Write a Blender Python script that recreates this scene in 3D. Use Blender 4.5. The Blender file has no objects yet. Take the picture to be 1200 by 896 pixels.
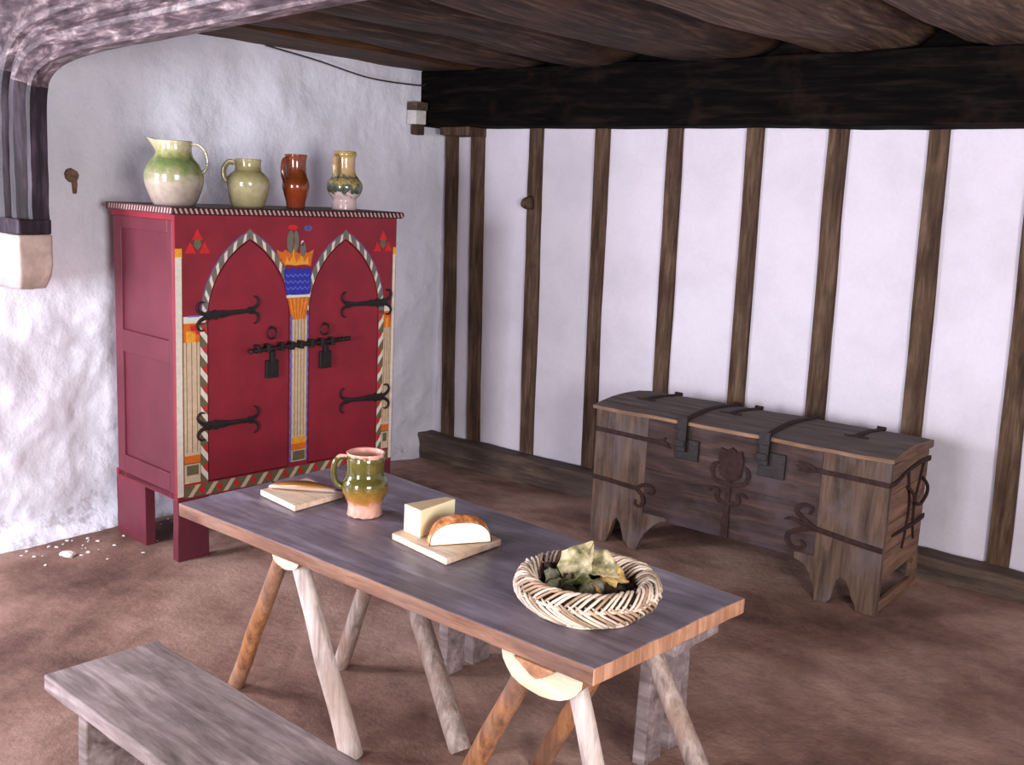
import bpy, bmesh, math, random
from mathutils import Vector, Matrix, noise
R = random.Random(7)
PI = math.pi
S = bpy.context.scene
COL = S.collection

# ---------------------------------------------------------------- camera, world, lights, exposure
cam = bpy.data.cameras.new('camera'); camo = bpy.data.objects.new('camera', cam); COL.objects.link(camo)
cam.sensor_width = 36.0; cam.lens = 1233.38 / 1200 * 36.0; cam.clip_start = 0.05
PITCH, ROLL, YAW = -0.1792, 0.0464, 0.66645
camo.matrix_world = (Matrix.Translation((4.689, -5.140, 1.72)) @ Matrix.Rotation(YAW, 4, 'Z')
                     @ Matrix.Rotation(PI/2 + PITCH, 4, 'X') @ Matrix.Rotation(ROLL, 4, 'Z'))
S.camera = camo
S.view_settings.view_transform = 'Standard'; S.view_settings.look = 'None'
S.view_settings.gamma = 1.0; S.view_settings.use_curve_mapping = False
S.view_settings.exposure = 0.95
W = bpy.data.worlds.new('daylight'); S.world = W; W.use_nodes = True
W.node_tree.nodes['Background'].inputs[0].default_value = (0.86, 0.80, 1.0, 1)
W.node_tree.nodes['Background'].inputs[1].default_value = 0.29
def area(name, loc, target, sx, sy, power, color):
    l = bpy.data.lights.new(name, 'AREA'); l.shape = 'RECTANGLE'; l.size = sx; l.size_y = sy
    l.energy = power; l.color = color
    o = bpy.data.objects.new(name, l); COL.objects.link(o); o.location = loc
    o.rotation_euler = (Vector(target) - Vector(loc)).to_track_quat('-Z', 'Y').to_euler()
    return o
area('window_light_left', (0.10, -4.50, 1.45), (3.0, -2.6, 0.5), 0.8, 1.0, 75, (0.90, 0.90, 1.0))
area('window_light_right', (6.7, -4.9, 1.6), (1.5, -1.6, 0.7), 1.4, 1.4, 118, (1.0, 0.95, 0.93))
area('door_light', (2.6, -8.2, 1.3), (1.2, -2.0, 0.5), 1.1, 1.9, 185, (0.92, 0.92, 1.0))

# ---------------------------------------------------------------- materials
def rgb(r, g, b): return (r, g, b, 1)
def srgb(r, g, b):
    f = lambda c: (c/255/12.92 if c/255 <= .04045 else ((c/255+.055)/1.055)**2.4)
    return (f(r), f(g), f(b), 1)
def newmat(name):
    m = bpy.data.materials.new(name); m.use_nodes = True
    return m, m.node_tree, m.node_tree.nodes['Principled BSDF']
def noise_node(nt, vec, scale, detail=6, rough=.6, dist=0):
    n = nt.nodes.new('ShaderNodeTexNoise'); n.inputs['Scale'].default_value = scale
    n.inputs['Detail'].default_value = detail; n.inputs['Roughness'].default_value = rough
    n.inputs['Distortion'].default_value = dist
    nt.links.new(vec, n.inputs['Vector']); return n.outputs['Fac']
def ramp(nt, fac, stops):
    r = nt.nodes.new('ShaderNodeValToRGB'); e = r.color_ramp.elements
    e[0].position, e[0].color = stops[0]; e[1].position, e[1].color = stops[-1]
    for p, c in stops[1:-1]:
        k = e.new(p); k.color = c
    nt.links.new(fac, r.inputs[0]); return r.outputs[0]
def mixc(nt, fac, a, b, mode='MIX'):
    m = nt.nodes.new('ShaderNodeMix'); m.data_type = 'RGBA'; m.blend_type = mode
    for i, s in ((0, fac), (6, a), (7, b)):
        if hasattr(s, 'links'): nt.links.new(s, m.inputs[i])
        else: m.inputs[i].default_value = s
    return m.outputs[2]
def bump(nt, bsdf, h, strength, dist=.01, prev=None):
    b = nt.nodes.new('ShaderNodeBump'); b.inputs['Strength'].default_value = strength
    b.inputs['Distance'].default_value = dist; nt.links.new(h, b.inputs['Height'])
    if prev: nt.links.new(prev, b.inputs['Normal'])
    nt.links.new(b.outputs[0], bsdf.inputs['Normal']); return b.outputs[0]
def coord(nt, scale=(1, 1, 1)):
    t = nt.nodes.new('ShaderNodeTexCoord'); m = nt.nodes.new('ShaderNodeMapping')
    m.inputs['Scale'].default_value = scale; nt.links.new(t.outputs['Object'], m.inputs[0])
    return m.outputs[0], t.outputs['Object']
def WOOD(name, dark, mid, light, axis='x', patch=None, patch_amt=.5, patch_scale=2.5, rough=.75, grain=9.0, bs=.35, spec=.3):
    m, nt, b = newmat(name)
    sc = {'x': (.9, grain, grain), 'y': (grain, .9, grain), 'z': (grain, grain, .9)}[axis]
    g, o = coord(nt, sc)
    f = noise_node(nt, g, 3.0, 8, .65, .4)
    c = ramp(nt, f, [(.30, dark), (.5, mid), (.70, light)])
    g2, _ = coord(nt, tuple(s*4 for s in sc))
    f2 = noise_node(nt, g2, 2.2, 4, .6)
    c = mixc(nt, .35, c, ramp(nt, f2, [(.35, rgb(.35, .35, .35)), (.62, rgb(1, 1, 1))]), 'MULTIPLY')
    if patch:
        p = noise_node(nt, o, patch_scale, 5, .6)
        lo = .62 - patch_amt*.3
        pf = ramp(nt, p, [(lo, rgb(0, 0, 0)), (lo+.14, rgb(1, 1, 1))])
        pm = nt.nodes.new('ShaderNodeMath'); pm.operation = 'MULTIPLY'; pm.inputs[1].default_value = .85
        nt.links.new(pf, pm.inputs[0])
        c = mixc(nt, pm.outputs[0], c, mixc(nt, .5, patch, c, 'MIX'))
    nt.links.new(c, b.inputs['Base Color']); b.inputs['Roughness'].default_value = rough
    b.inputs['Specular IOR Level'].default_value = spec
    n1 = bump(nt, b, f, bs, .006); bump(nt, b, f2, bs*.6, .002, n1)
    return m
def PLAIN(name, c, rough=.6, var=.25, vs=14, metallic=0, bs=.15, coat=0, spec=.4):
    m, nt, b = newmat(name)
    _, o = coord(nt)
    f = noise_node(nt, o, vs, 6, .65)
    k = tuple(max(0, x*(1-var)) for x in c[:3]) + (1,); l = tuple(min(1, x*(1+var)) for x in c[:3]) + (1,)
    nt.links.new(ramp(nt, f, [(.3, k), (.7, l)]), b.inputs['Base Color'])
    b.inputs['Roughness'].default_value = rough; b.inputs['Metallic'].default_value = metallic
    b.inputs['Coat Weight'].default_value = coat; b.inputs['Coat Roughness'].default_value = .08
    b.inputs['Specular IOR Level'].default_value = spec
    if bs: bump(nt, b, noise_node(nt, o, vs*4, 5, .6), bs, .003)
    return m
def PLASTER(name, base, dirt_low=False):
    m, nt, b = newmat(name)
    _, o = coord(nt)
    f = noise_node(nt, o, 1.7, 8, .62)
    c = ramp(nt, f, [(.3, tuple(x*.86 for x in base[:3])+(1,)), (.55, base), (.75, tuple(min(1, x*1.05) for x in base[:3])+(1,))])
    fine = noise_node(nt, o, 60, 4, .7)
    c = mixc(nt, .12, c, ramp(nt, fine, [(.3, rgb(.5, .5, .5)), (.7, rgb(1, 1, 1))]), 'MULTIPLY')
    if dirt_low:
        # chipped and dirty patches of the limewash with a shape of their own, more of them in the lowest band
        sp = nt.nodes.new('ShaderNodeSeparateXYZ'); nt.links.new(o, sp.inputs[0])
        mr = nt.nodes.new('ShaderNodeMapRange'); mr.inputs[1].default_value = 0; mr.inputs[2].default_value = .45
        mr.inputs[3].default_value = .22; mr.inputs[4].default_value = 0
        nt.links.new(sp.outputs[2], mr.inputs[0])
        n2 = noise_node(nt, o, 6.0, 8, .72)
        ad = nt.nodes.new('ShaderNodeMath'); ad.operation = 'ADD'
        nt.links.new(n2, ad.inputs[0]); nt.links.new(mr.outputs[0], ad.inputs[1])
        pf = ramp(nt, ad.outputs[0], [(.70, rgb(0, 0, 0)), (.80, rgb(.55, .55, .55))])
        c = mixc(nt, pf, c, srgb(128, 112, 104))
    nt.links.new(c, b.inputs['Base Color']); b.inputs['Roughness'].default_value = .9
    b.inputs['Specular IOR Level'].default_value = .15
    n1 = bump(nt, b, noise_node(nt, o, 7, 8, .6), .7 if dirt_low else .3, .02)
    bump(nt, b, noise_node(nt, o, 45, 4, .6), .25, .003, n1)
    return m

M = {}
M['plaster_rough'] = PLASTER('limewashed_rubble', srgb(234, 234, 246), True)
M['plaster'] = PLASTER('smooth_plaster', srgb(212, 205, 216))
M['stud'] = WOOD('oak_stud', srgb(44, 31, 24), srgb(84, 64, 50), srgb(118, 96, 78), 'z', srgb(50, 36, 30), .5, 3, rough=.85, spec=.2)
M['sill'] = WOOD('sill_timber', srgb(46, 38, 34), srgb(86, 70, 60), srgb(116, 96, 82), 'x', srgb(60, 52, 50), .5)
M['beam'] = WOOD('tarred_beam', srgb(6, 5, 5), srgb(13, 11, 11), srgb(32, 25, 23), 'x', srgb(50, 34, 28), .15, 3, .9, spec=.04)
M['joist'] = WOOD('ceiling_oak', srgb(20, 13, 11), srgb(52, 37, 30), srgb(104, 80, 64), 'y', srgb(96, 66, 46), .40, 2.2, .8, 11, .7)
M['joist_light'] = WOOD('ceiling_oak_light', srgb(34, 24, 20), srgb(84, 64, 52), srgb(138, 112, 92), 'y', srgb(100, 76, 58), .40, 2.2, .8, 11, .7)
M['ceil'] = WOOD('ceiling_plank', srgb(36, 22, 12), srgb(74, 47, 24), srgb(100, 66, 36), 'y', srgb(66, 40, 22), .4, 2)
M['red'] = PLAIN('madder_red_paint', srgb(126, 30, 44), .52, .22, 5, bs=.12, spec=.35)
M['red_side'] = PLAIN('madder_red_paint_dull', srgb(93, 35, 47), .5, .25, 3, bs=.15, spec=.35)  # darker, duller red for the side frames, panels and feet
M['red_bright'] = PLAIN('vermilion_paint', srgb(186, 30, 30), .55, .2, 30)
M['cream'] = PLAIN('cream_paint', srgb(190, 170, 140), .6, .16, 40)
M['white_paint'] = PLAIN('off_white_paint', srgb(206, 198, 184), .6, .12, 40)
M['olive'] = PLAIN('olive_paint', srgb(96, 88, 62), .6, .2, 40)
M['greygreen'] = PLAIN('grey_green_paint', srgb(104, 98, 88), .6, .2, 40)
M['darkbrown'] = PLAIN('dark_brown_paint', srgb(66, 44, 40), .6, .2, 40)
M['line'] = PLAIN('brown_line_paint', srgb(134, 84, 58), .6, .2, 40)
M['blue'] = PLAIN('ultramarine_paint', srgb(36, 44, 150), .5, .2, 40)
M['blue2'] = PLAIN('pale_blue_paint', srgb(92, 96, 186), .5, .2, 40)
M['violet'] = PLAIN('violet_blue_paint', srgb(96, 80, 130), .55, .3, 60)
M['orange'] = PLAIN('orange_paint', srgb(196, 98, 26), .55, .25, 50)
M['gold'] = PLAIN('yellow_ochre_paint', srgb(214, 148, 40), .55, .2, 50)
M['dark'] = PLAIN('dark_gap', srgb(30, 10, 12), .9, .1, 10)
M['iron'] = PLAIN('wrought_iron', srgb(36, 31, 31), .5, .4, 30, .3, .5)
M['rust'] = PLAIN('rusty_iron', srgb(50, 34, 32), .85, .4, 30, 0, .6, spec=.15)
M['tabletop'] = WOOD('table_top_patina_sheen', srgb(90, 82, 92), srgb(130, 120, 136), srgb(160, 150, 166), 'x', srgb(88, 72, 74), .75, 3, .42, 7, .25, .5)  # grey patina, with the bluish window sheen put into the colour
M['tableedge'] = WOOD('table_edge', srgb(76, 48, 38), srgb(122, 84, 66), srgb(156, 118, 96), 'x', srgb(112, 96, 92), .45, 3, .7)
M['tableend'] = WOOD('table_end_grain', srgb(124, 80, 58), srgb(172, 124, 96), srgb(204, 160, 130), 'z', srgb(130, 88, 66), .4, 8, .7)
M['leg'] = WOOD('peeled_pole', srgb(104, 86, 80), srgb(150, 132, 124), srgb(182, 166, 160), 'z', srgb(128, 92, 66), .5, 5, .6, 14, .25)
M['leg_pale'] = WOOD('white_pole', srgb(150, 132, 126), srgb(196, 180, 174), srgb(216, 204, 198), 'z', srgb(168, 140, 124), .4, 5, .6, 14, .2)
M['leg2'] = WOOD('orange_pole', srgb(100, 62, 38), srgb(156, 104, 68), srgb(182, 132, 94), 'z', srgb(104, 88, 84), .7, 5, .6, 14, .25)
M['log'] = WOOD('pale_log', srgb(176, 158, 132), srgb(206, 190, 164), srgb(222, 208, 184), 'x', srgb(214, 184, 140), .3, 8, .6, 6, .2)
M['log2'] = WOOD('bark_log', srgb(120, 78, 52), srgb(160, 112, 80), srgb(186, 142, 108), 'y', None, 0)
M['bench'] = WOOD('grey_bench', srgb(92, 78, 74), srgb(140, 124, 122), srgb(176, 160, 160), 'x', srgb(96, 82, 86), .55, 5, .75, 7, .5)
M['chest'] = WOOD('old_chest_oak', srgb(28, 20, 20), srgb(56, 39, 36), srgb(84, 62, 54), 'x', srgb(76, 68, 76), .5, 3.5, .75, 8, .6)
M['chest_v'] = WOOD('old_chest_stile', srgb(42, 30, 26), srgb(84, 64, 52), srgb(116, 92, 76), 'z', srgb(92, 84, 88), .55, 4.5, .75, 8, .6)
M['chest_lid'] = WOOD('dusty_lid', srgb(62, 50, 48), srgb(92, 78, 74), srgb(116, 100, 94), 'x', srgb(76, 66, 66), .5, 4, .8, 8, .5)
M['chest_end'] = WOOD('chest_end', srgb(70, 46, 34), srgb(118, 86, 66), srgb(150, 114, 90), 'y', srgb(92, 76, 66), .5, 5, .7, 8, .5)
M['chest_edge'] = WOOD('lid_edge', srgb(100, 72, 54), srgb(140, 106, 82), srgb(164, 128, 102), 'x', srgb(62, 46, 42), .75, 3)
M['board'] = WOOD('pale_board', srgb(190, 156, 126), srgb(222, 196, 172), srgb(240, 222, 206), 'x', srgb(212, 166, 124), .3, 10, .6, 8, .15)
M['straw'] = PLAIN('straw_twig', srgb(206, 188, 170), .55, .38, 18, bs=.2)
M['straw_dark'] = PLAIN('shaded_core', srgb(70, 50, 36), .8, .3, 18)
M['cheese'] = PLAIN('cheese', srgb(240, 226, 184), .5, .07, 12, bs=.1)
M['cheese_rind'] = PLAIN('cheese_rind', srgb(206, 180, 142), .6, .12, 20, bs=.3)
M['crumb'] = PLAIN('bread_crumb', srgb(248, 240, 220), .8, .05, 40, bs=.6)
M['stone'] = PLAIN('corbel_stone', srgb(168, 148, 138), .9, .25, 12, bs=.7)
M['stonelight'] = PLAIN('corbel_stone_light', srgb(160, 148, 146), .9, .15, 12, bs=.7)
M['flake'] = PLAIN('plaster_flake', srgb(206, 200, 196), .9, .2, 20)
M['cable'] = PLAIN('cable', srgb(60, 50, 54), .6, .1)
M['nail'] = PLAIN('rusty_fixing', srgb(126, 96, 78), .8, .4, 60, 0, .8)

def floor_mat():
    m, nt, b = newmat('earth_floor'); _, o = coord(nt)
    f = noise_node(nt, o, 1.1, 9, .62)
    c = ramp(nt, f, [(.34, srgb(84, 58, 50)), (.48, srgb(134, 102, 90)), (.62, srgb(172, 140, 126))])
    f2 = noise_node(nt, o, 9, 8, .7)
    c = mixc(nt, .45, c, ramp(nt, f2, [(.32, rgb(.5, .45, .43)), (.55, rgb(1, 1, 1))]), 'MULTIPLY')
    f3 = noise_node(nt, o, 55, 4, .75)
    c = mixc(nt, .35, c, ramp(nt, f3, [(.35, rgb(.55, .52, .5)), (.6, rgb(1.0, 1.0, 1.0))]), 'MULTIPLY')
    nt.links.new(c, b.inputs['Base Color']); b.inputs['Roughness'].default_value = .8
    b.inputs['Specular IOR Level'].default_value = .25
    n1 = bump(nt, b, f2, .5, .02); bump(nt, b, f3, .4, .006, n1)
    return m
M['floor'] = floor_mat()
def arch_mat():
    m, nt, b = newmat('arch_streaked'); _, o = coord(nt)
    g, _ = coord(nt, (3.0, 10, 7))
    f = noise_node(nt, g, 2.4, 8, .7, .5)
    c = ramp(nt, f, [(.36, srgb(44, 32, 38)), (.50, srgb(84, 68, 74)), (.60, srgb(136, 118, 120)), (.70, srgb(206, 192, 190))])  # pale streaks over a dark base, spread by stretched noise
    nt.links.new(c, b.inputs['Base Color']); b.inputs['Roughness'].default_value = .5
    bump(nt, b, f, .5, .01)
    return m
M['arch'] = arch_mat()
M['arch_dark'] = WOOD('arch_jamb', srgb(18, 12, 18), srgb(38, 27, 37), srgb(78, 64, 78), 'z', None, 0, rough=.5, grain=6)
def glaze(name, stops, zlo, zhi, ns=9, amt=.25, rough=.14):
    """glazed pottery: colours run down in bands with a wavy edge"""
    m, nt, b = newmat(name); _, o = coord(nt)
    sp = nt.nodes.new('ShaderNodeSeparateXYZ'); nt.links.new(o, sp.inputs[0])
    mr = nt.nodes.new('ShaderNodeMapRange'); mr.inputs[1].default_value = zlo; mr.inputs[2].default_value = zhi
    nt.links.new(sp.outputs[2], mr.inputs[0])
    f = noise_node(nt, o, ns*3, 6, .6)
    a = nt.nodes.new('ShaderNodeMath'); a.operation = 'MULTIPLY_ADD'; a.inputs[1].default_value = amt; a.inputs[2].default_value = -amt/2
    nt.links.new(f, a.inputs[0])
    s = nt.nodes.new('ShaderNodeMath'); s.operation = 'ADD'; nt.links.new(mr.outputs[0], s.inputs[0]); nt.links.new(a.outputs[0], s.inputs[1])
    c = ramp(nt, s.outputs[0], stops)
    c = mixc(nt, .3, c, ramp(nt, noise_node(nt, o, 40, 5, .6), [(.35, rgb(.5, .5, .45)), (.6, rgb(1, 1, 1))]), 'MULTIPLY')
    nt.links.new(c, b.inputs['Base Color']); b.inputs['Roughness'].default_value = rough
    b.inputs['Coat Weight'].default_value = .3; b.inputs['Coat Roughness'].default_value = .06
    bump(nt, b, noise_node(nt, o, 26, 3, .5), .25, .003)
    return m

# ---------------------------------------------------------------- mesh helpers
class MB:
    def __init__(s): s.v = []; s.f = []; s.m = []; s.sm = []
    def add(s, vs, fs, mi=0, smooth=False):
        o = len(s.v); s.v += [tuple(v) for v in vs]
        for f in fs: s.f.append([i+o for i in f]); s.m.append(mi); s.sm.append(smooth)
    def box(s, a, b, mi=0):
        x0, y0, z0 = a; x1, y1, z1 = b
        s.add([(x0,y0,z0),(x1,y0,z0),(x1,y1,z0),(x0,y1,z0),(x0,y0,z1),(x1,y0,z1),(x1,y1,z1),(x0,y1,z1)],
              [(0,3,2,1),(4,5,6,7),(0,1,5,4),(1,2,6,5),(2,3,7,6),(3,0,4,7)], mi)
    def rough(s, a, b, n=(8, 2, 2), amp=.004, fr=4, mi=(0, 0, 0), seed=0, warp=None):
        """subdivided box with an uneven hewn surface; mi = materials of the x, y and z faces"""
        ids = {}
        def vid(i, j, k):
            if (i, j, k) not in ids:
                p = Vector((a[0]+(b[0]-a[0])*i/n[0], a[1]+(b[1]-a[1])*j/n[1], a[2]+(b[2]-a[2])*k/n[2]))
                d = noise.noise_vector(p*fr + Vector((seed, seed*1.7, 3)))*amp + noise.noise_vector(p*fr*4 + Vector((seed, 0, 9)))*amp*.4
                p = p + d
                if warp: p = warp(p)
                ids[(i, j, k)] = len(s.v); s.v.append(tuple(p))
            return ids[(i, j, k)]
        def q(l, m):
            s.f.append(l); s.m.append(m); s.sm.append(False)
        for i in range(n[0]):
            for j in range(n[1]):
                q([vid(i,j,0),vid(i,j+1,0),vid(i+1,j+1,0),vid(i+1,j,0)], mi[2] if len(mi) < 4 else mi[3])
                q([vid(i,j,n[2]),vid(i+1,j,n[2]),vid(i+1,j+1,n[2]),vid(i,j+1,n[2])], mi[2])
        for i in range(n[0]):
            for k in range(n[2]):
                q([vid(i,0,k),vid(i+1,0,k),vid(i+1,0,k+1),vid(i,0,k+1)], mi[1])
                q([vid(i,n[1],k),vid(i,n[1],k+1),vid(i+1,n[1],k+1),vid(i+1,n[1],k)], mi[1])
        for j in range(n[1]):
            for k in range(n[2]):
                q([vid(0,j,k),vid(0,j,k+1),vid(0,j+1,k+1),vid(0,j+1,k)], mi[0])
                q([vid(n[0],j,k),vid(n[0],j+1,k),vid(n[0],j+1,k+1),vid(n[0],j,k+1)], mi[0])
    def prism(s, pts, d0, d1, axis='y', mi=0, smi=None):
        """polygon (two of the axes) extruded along the third"""
        def P(u, v, d): return {'y': (u, d, v), 'x': (d, u, v), 'z': (u, v, d)}[axis]
        n = len(pts)
        s.add([P(u, v, d0) for u, v in pts] + [P(u, v, d1) for u, v in pts],
              [list(range(n))[::-1], list(range(n, 2*n))], mi)
        s.f[-2:] = s.f[-2:]
        o = len(s.v)-2*n
        for i in range(n):
            j = (i+1) % n
            s.f.append([o+i, o+j, o+n+j, o+n+i]); s.m.append(mi if smi is None else smi); s.sm.append(False)
    def poly(s, pts, y, mi): s.add([(u, y, v) for u, v in pts], [list(range(len(pts)))], mi)
    def tube(s, path, rad, seg=8, mi=0, cap=True, squash=None):
        path = [Vector(p) for p in path]; n = len(path)
        if not hasattr(rad, '__len__'): rad = [rad]*n
        up = None; rings = []
        for i, p in enumerate(path):
            t = (path[min(i+1, n-1)] - path[max(i-1, 0)]).normalized()
            if up is None: up = t.orthogonal().normalized()
            up = (up - t*up.dot(t))
            up = up.normalized() if up.length > 1e-6 else t.orthogonal().normalized()
            w = t.cross(up)
            rings.append([p + up*rad[i]*math.cos(a) + w*rad[i]*math.sin(a)*(squash or 1) for a in [2*PI*k/seg for k in range(seg)]])
        o = len(s.v)
        for r in rings: s.v += [tuple(v) for v in r]
        for i in range(n-1):
            for k in range(seg):
                l = (k+1) % seg
                s.f.append([o+i*seg+k, o+i*seg+l, o+(i+1)*seg+l, o+(i+1)*seg+k]); s.m.append(mi); s.sm.append(True)
        if cap:
            s.f.append([o+k for k in range(seg)][::-1]); s.m.append(mi); s.sm.append(False)
            s.f.append([o+(n-1)*seg+k for k in range(seg)]); s.m.append(mi); s.sm.append(False)
    def lathe(s, prof, seg=48, mi=0, cx=0, cy=0, mod=None):
        o = len(s.v)
        for j, (r, z) in enumerate(prof):
            for k in range(seg):
                a = 2*PI*k/seg; rr, zz = (mod(r, z, a) if mod else (r, z))
                s.v.append((cx+rr*math.cos(a), cy+rr*math.sin(a), zz))
        for j in range(len(prof)-1):
            for k in range(seg):
                l = (k+1) % seg
                s.f.append([o+j*seg+k, o+j*seg+l, o+(j+1)*seg+l, o+(j+1)*seg+k])
                s.m.append(mi if not callable(mi) else mi(j)); s.sm.append(True)
        s.f.append([o+k for k in range(seg)][::-1]); s.m.append(mi if not callable(mi) else mi(0)); s.sm.append(False)
        e = o+(len(prof)-1)*seg
        s.f.append([e+k for k in range(seg)]); s.m.append(mi if not callable(mi) else mi(len(prof)-2)); s.sm.append(False)
    def ribbon(s, pts, w, F, mi=0, th=.006):
        """flat iron: centreline in a plane, half widths, F maps (u, v, height) to 3-D"""
        n = len(pts); pts = [Vector(p) for p in pts]
        if not hasattr(w, '__len__'): w = [w]*n
        L = []
        for i, p in enumerate(pts):
            t = (pts[min(i+1, n-1)]-pts[max(i-1, 0)]); t = t.normalized() if t.length > 0 else Vector((1, 0))
            nn = Vector((-t.y, t.x)); L.append((p+nn*w[i], p-nn*w[i]))
        o = len(s.v)
        for a, b in L:
            s.v += [tuple(F(a.x, a.y, 0)), tuple(F(a.x, a.y, th*.8)), tuple(F((a.x+b.x)/2, (a.y+b.y)/2, th)), tuple(F(b.x, b.y, th*.8)), tuple(F(b.x, b.y, 0))]
        for i in range(n-1):
            for k in range(5):
                l = (k+1) % 5
                s.f.append([o+i*5+k, o+i*5+l, o+(i+1)*5+l, o+(i+1)*5+k]); s.m.append(mi); s.sm.append(False)
        s.f.append([o+k for k in range(5)]); s.m.append(mi); s.sm.append(False)
        s.f.append([o+(n-1)*5+k for k in range(5)][::-1]); s.m.append(mi); s.sm.append(False)
    def build(s, name, mats, parent=None, bevel=0, subsurf=0, fixn=True, smooth=False):
        me = bpy.data.meshes.new(name); me.from_pydata(s.v, [], s.f)
        if not isinstance(mats, (list, tuple)): mats = [mats]
        for m in mats: me.materials.append(m)
        for p, mi, sm in zip(me.polygons, s.m, s.sm): p.material_index = mi; p.use_smooth = sm or smooth
        if fixn:
            bm = bmesh.new(); bm.from_mesh(me); bmesh.ops.recalc_face_normals(bm, faces=bm.faces); bm.to_mesh(me); bm.free()
        o = bpy.data.objects.new(name, me); COL.objects.link(o)
        if parent: o.parent = parent
        if bevel:
            b = o.modifiers.new('bevel', 'BEVEL'); b.width = bevel; b.segments = 2; b.limit_method = 'ANGLE'; b.angle_limit = .7
        if subsurf:
            u = o.modifiers.new('sub', 'SUBSURF'); u.levels = subsurf; u.render_levels = subsurf
        return o
def thing(name, label, cat, loc=(0, 0, 0), rz=0, group=None):
    o = bpy.data.objects.new(name, None); COL.objects.link(o); o.location = loc; o.rotation_euler = (0, 0, rz)
    o.empty_display_size = .1
    return tag(o, label, cat, group)
def tag(o, label, cat, group=None):
    o['label'] = label; o['category'] = cat
    if group: o['group'] = group
    return o
def struct(o): o['kind'] = 'structure'; return o
def spline(pts, n):
    """Catmull-Rom through the points"""
    pts = [Vector(p) for p in pts]; out = []
    for i in range(len(pts)-1):
        p0 = pts[max(i-1, 0)]; p1 = pts[i]; p2 = pts[i+1]; p3 = pts[min(i+2, len(pts)-1)]
        for k in range(n):
            t = k/n
            out.append(.5*((2*p1)+(p2-p0)*t+(2*p0-5*p1+4*p2-p3)*t*t+(3*p1-p0-3*p2+p3)*t**3))
    out.append(pts[-1]); return out
def arc(cx, cy, r, a0, a1, n=8): return [(cx+r*math.cos(math.radians(a0+(a1-a0)*i/n)), cy+r*math.sin(math.radians(a0+(a1-a0)*i/n))) for i in range(n+1)]

# ---------------------------------------------------------------- room (right wall y=0, left wall x=0, room at x>0, y<0)
def grid(name, nu, nv, fn, mat, smooth=True):
    mb = MB(); vs = [fn(i/nu, j/nv) for j in range(nv+1) for i in range(nu+1)]
    fs = [[j*(nu+1)+i, j*(nu+1)+i+1, (j+1)*(nu+1)+i+1, (j+1)*(nu+1)+i] for j in range(nv) for i in range(nu)]
    mb.add(vs, fs, 0, smooth); return mb.build(name, mat, fixn=False)
def floor_z(x, y):
    dip = -.055*max(0, 1-max(0, x-.9)/1.2)*math.exp(-max(0, -y-.18)/.35)
    return dip + noise.noise(Vector((x*1.3, y*1.3, 0)))*.004
def ff(u, v):
    x = -.3+7.8*u; y = -8.8+9.1*v
    return (x, y, floor_z(x, y) - .004 + .003*noise.noise(Vector((x*7, y*7, 2))))
struct(grid('floor', 150, 170, ff, M['floor']))
def lw(u, v):
    y = -8.8+8.95*u; z = -.12+2.75*v; p = Vector((0, y, z))
    k = .5+.5*math.tanh((1.5-y*-1*.0 - z)*1.5)
    lump = noise.noise(p*2.2)*.030 + noise.noise(p*5)*.016*(.6+k) + abs(noise.noise(p*11))*.011*(.4+k) + noise.noise(p*24)*.0025
    foot = .10*max(0, 1-max(0, z)/.16)**2*(1 if y < -2.0 else max(0, 1-(y+2.0)))
    return (lump+foot-.012, y, z)
struct(grid('wall_left', 420, 130, lw, M['plaster_rough']))
def rw(u, v):
    x = -.1+7.6*u; z = -.1+2.7*v; p = Vector((x, 0, z))
    return (x, .012+noise.noise(p*1.5)*.006 + noise.noise(p*7)*.002, z)
struct(grid('wall_right', 220, 80, rw, M['plaster']))
mb = MB()
mb.rough((-.06, -.125, -.12), (7.5, .0, .105), (70, 4, 3), .012, 3.2, seed=5)
struct(mb.build('baseboard_right', M['sill'], bevel=.008))
# studs of the timber frame
STUDS = [(.022,.117,.071,.163),(.239,.335,.300,.395),(.701,.797,.742,.838),(1.18,1.272,1.216,1.300),(1.657,1.747,1.678,1.775),
         (2.126,2.217,2.15,2.242),(2.568,2.667,2.595,2.692),(3.052,3.145,3.09,3.19),(3.50,3.60,3.54,3.635),(3.98,4.08,4.0,4.1),(4.46,4.56,4.5,4.6),(4.9,5.0,4.96,5.06)]
names = ['narrow dark oak stud in the corner, first from the left wall', 'dark oak stud just right of the corner stud, second from the left wall',
         'oak stud with a dark knot jutting from its left side', 'dark brown oak stud standing just left of the iron-bound chest',
         'oak stud rising behind the left end of the chest lid', 'light brown oak stud rising behind the middle of the chest',
         'oak stud rising behind the right half of the chest lid', 'grain-marked oak stud rising behind the right end of the chest',
         'oak stud right of the chest, cut off by the photo edge', 'oak stud beyond the right edge of the view, near the last one seen',
         'oak stud beyond the right edge, second past the view', 'oak stud beyond the right edge, third past the view']
for i, (a, b, c, d) in enumerate(STUDS[:9]):
    mb = MB()
    zt, zb = 2.13, (.07 if i < 4 else .05)
    n = 26; k0 = R.random()*50
    def wp(p, a=a, b=b, c=c, d=d, k0=k0):
        t = (p.z-.09)/(2.09-.09); x0 = c+(a-c)*t; x1 = d+(b-d)*t
        return Vector((x0+(x1-x0)*p.x + noise.noise(Vector((k0, p.x*1.2, p.z*2)))*.005, p.y, p.z))
    mb.rough((0, -.016, zb), (1, .05, zt), (2, 1, n), .003, 5, seed=i*3, warp=wp)
    st = mb.build('wall_stud', M['stud'], bevel=.003)
    tag(st, names[i], 'wall stud', 'oak studs of the timber-framed wall')
    if i == 2:
        kb = MB(); kb.tube([(.745, -.012, 1.66), (.725, -.03, 1.655), (.705, -.035, 1.65), (.69, -.03, 1.645)], [.045, .04, .032, .018], 10)
        kb.build('knot', M['stud'], st)
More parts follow.
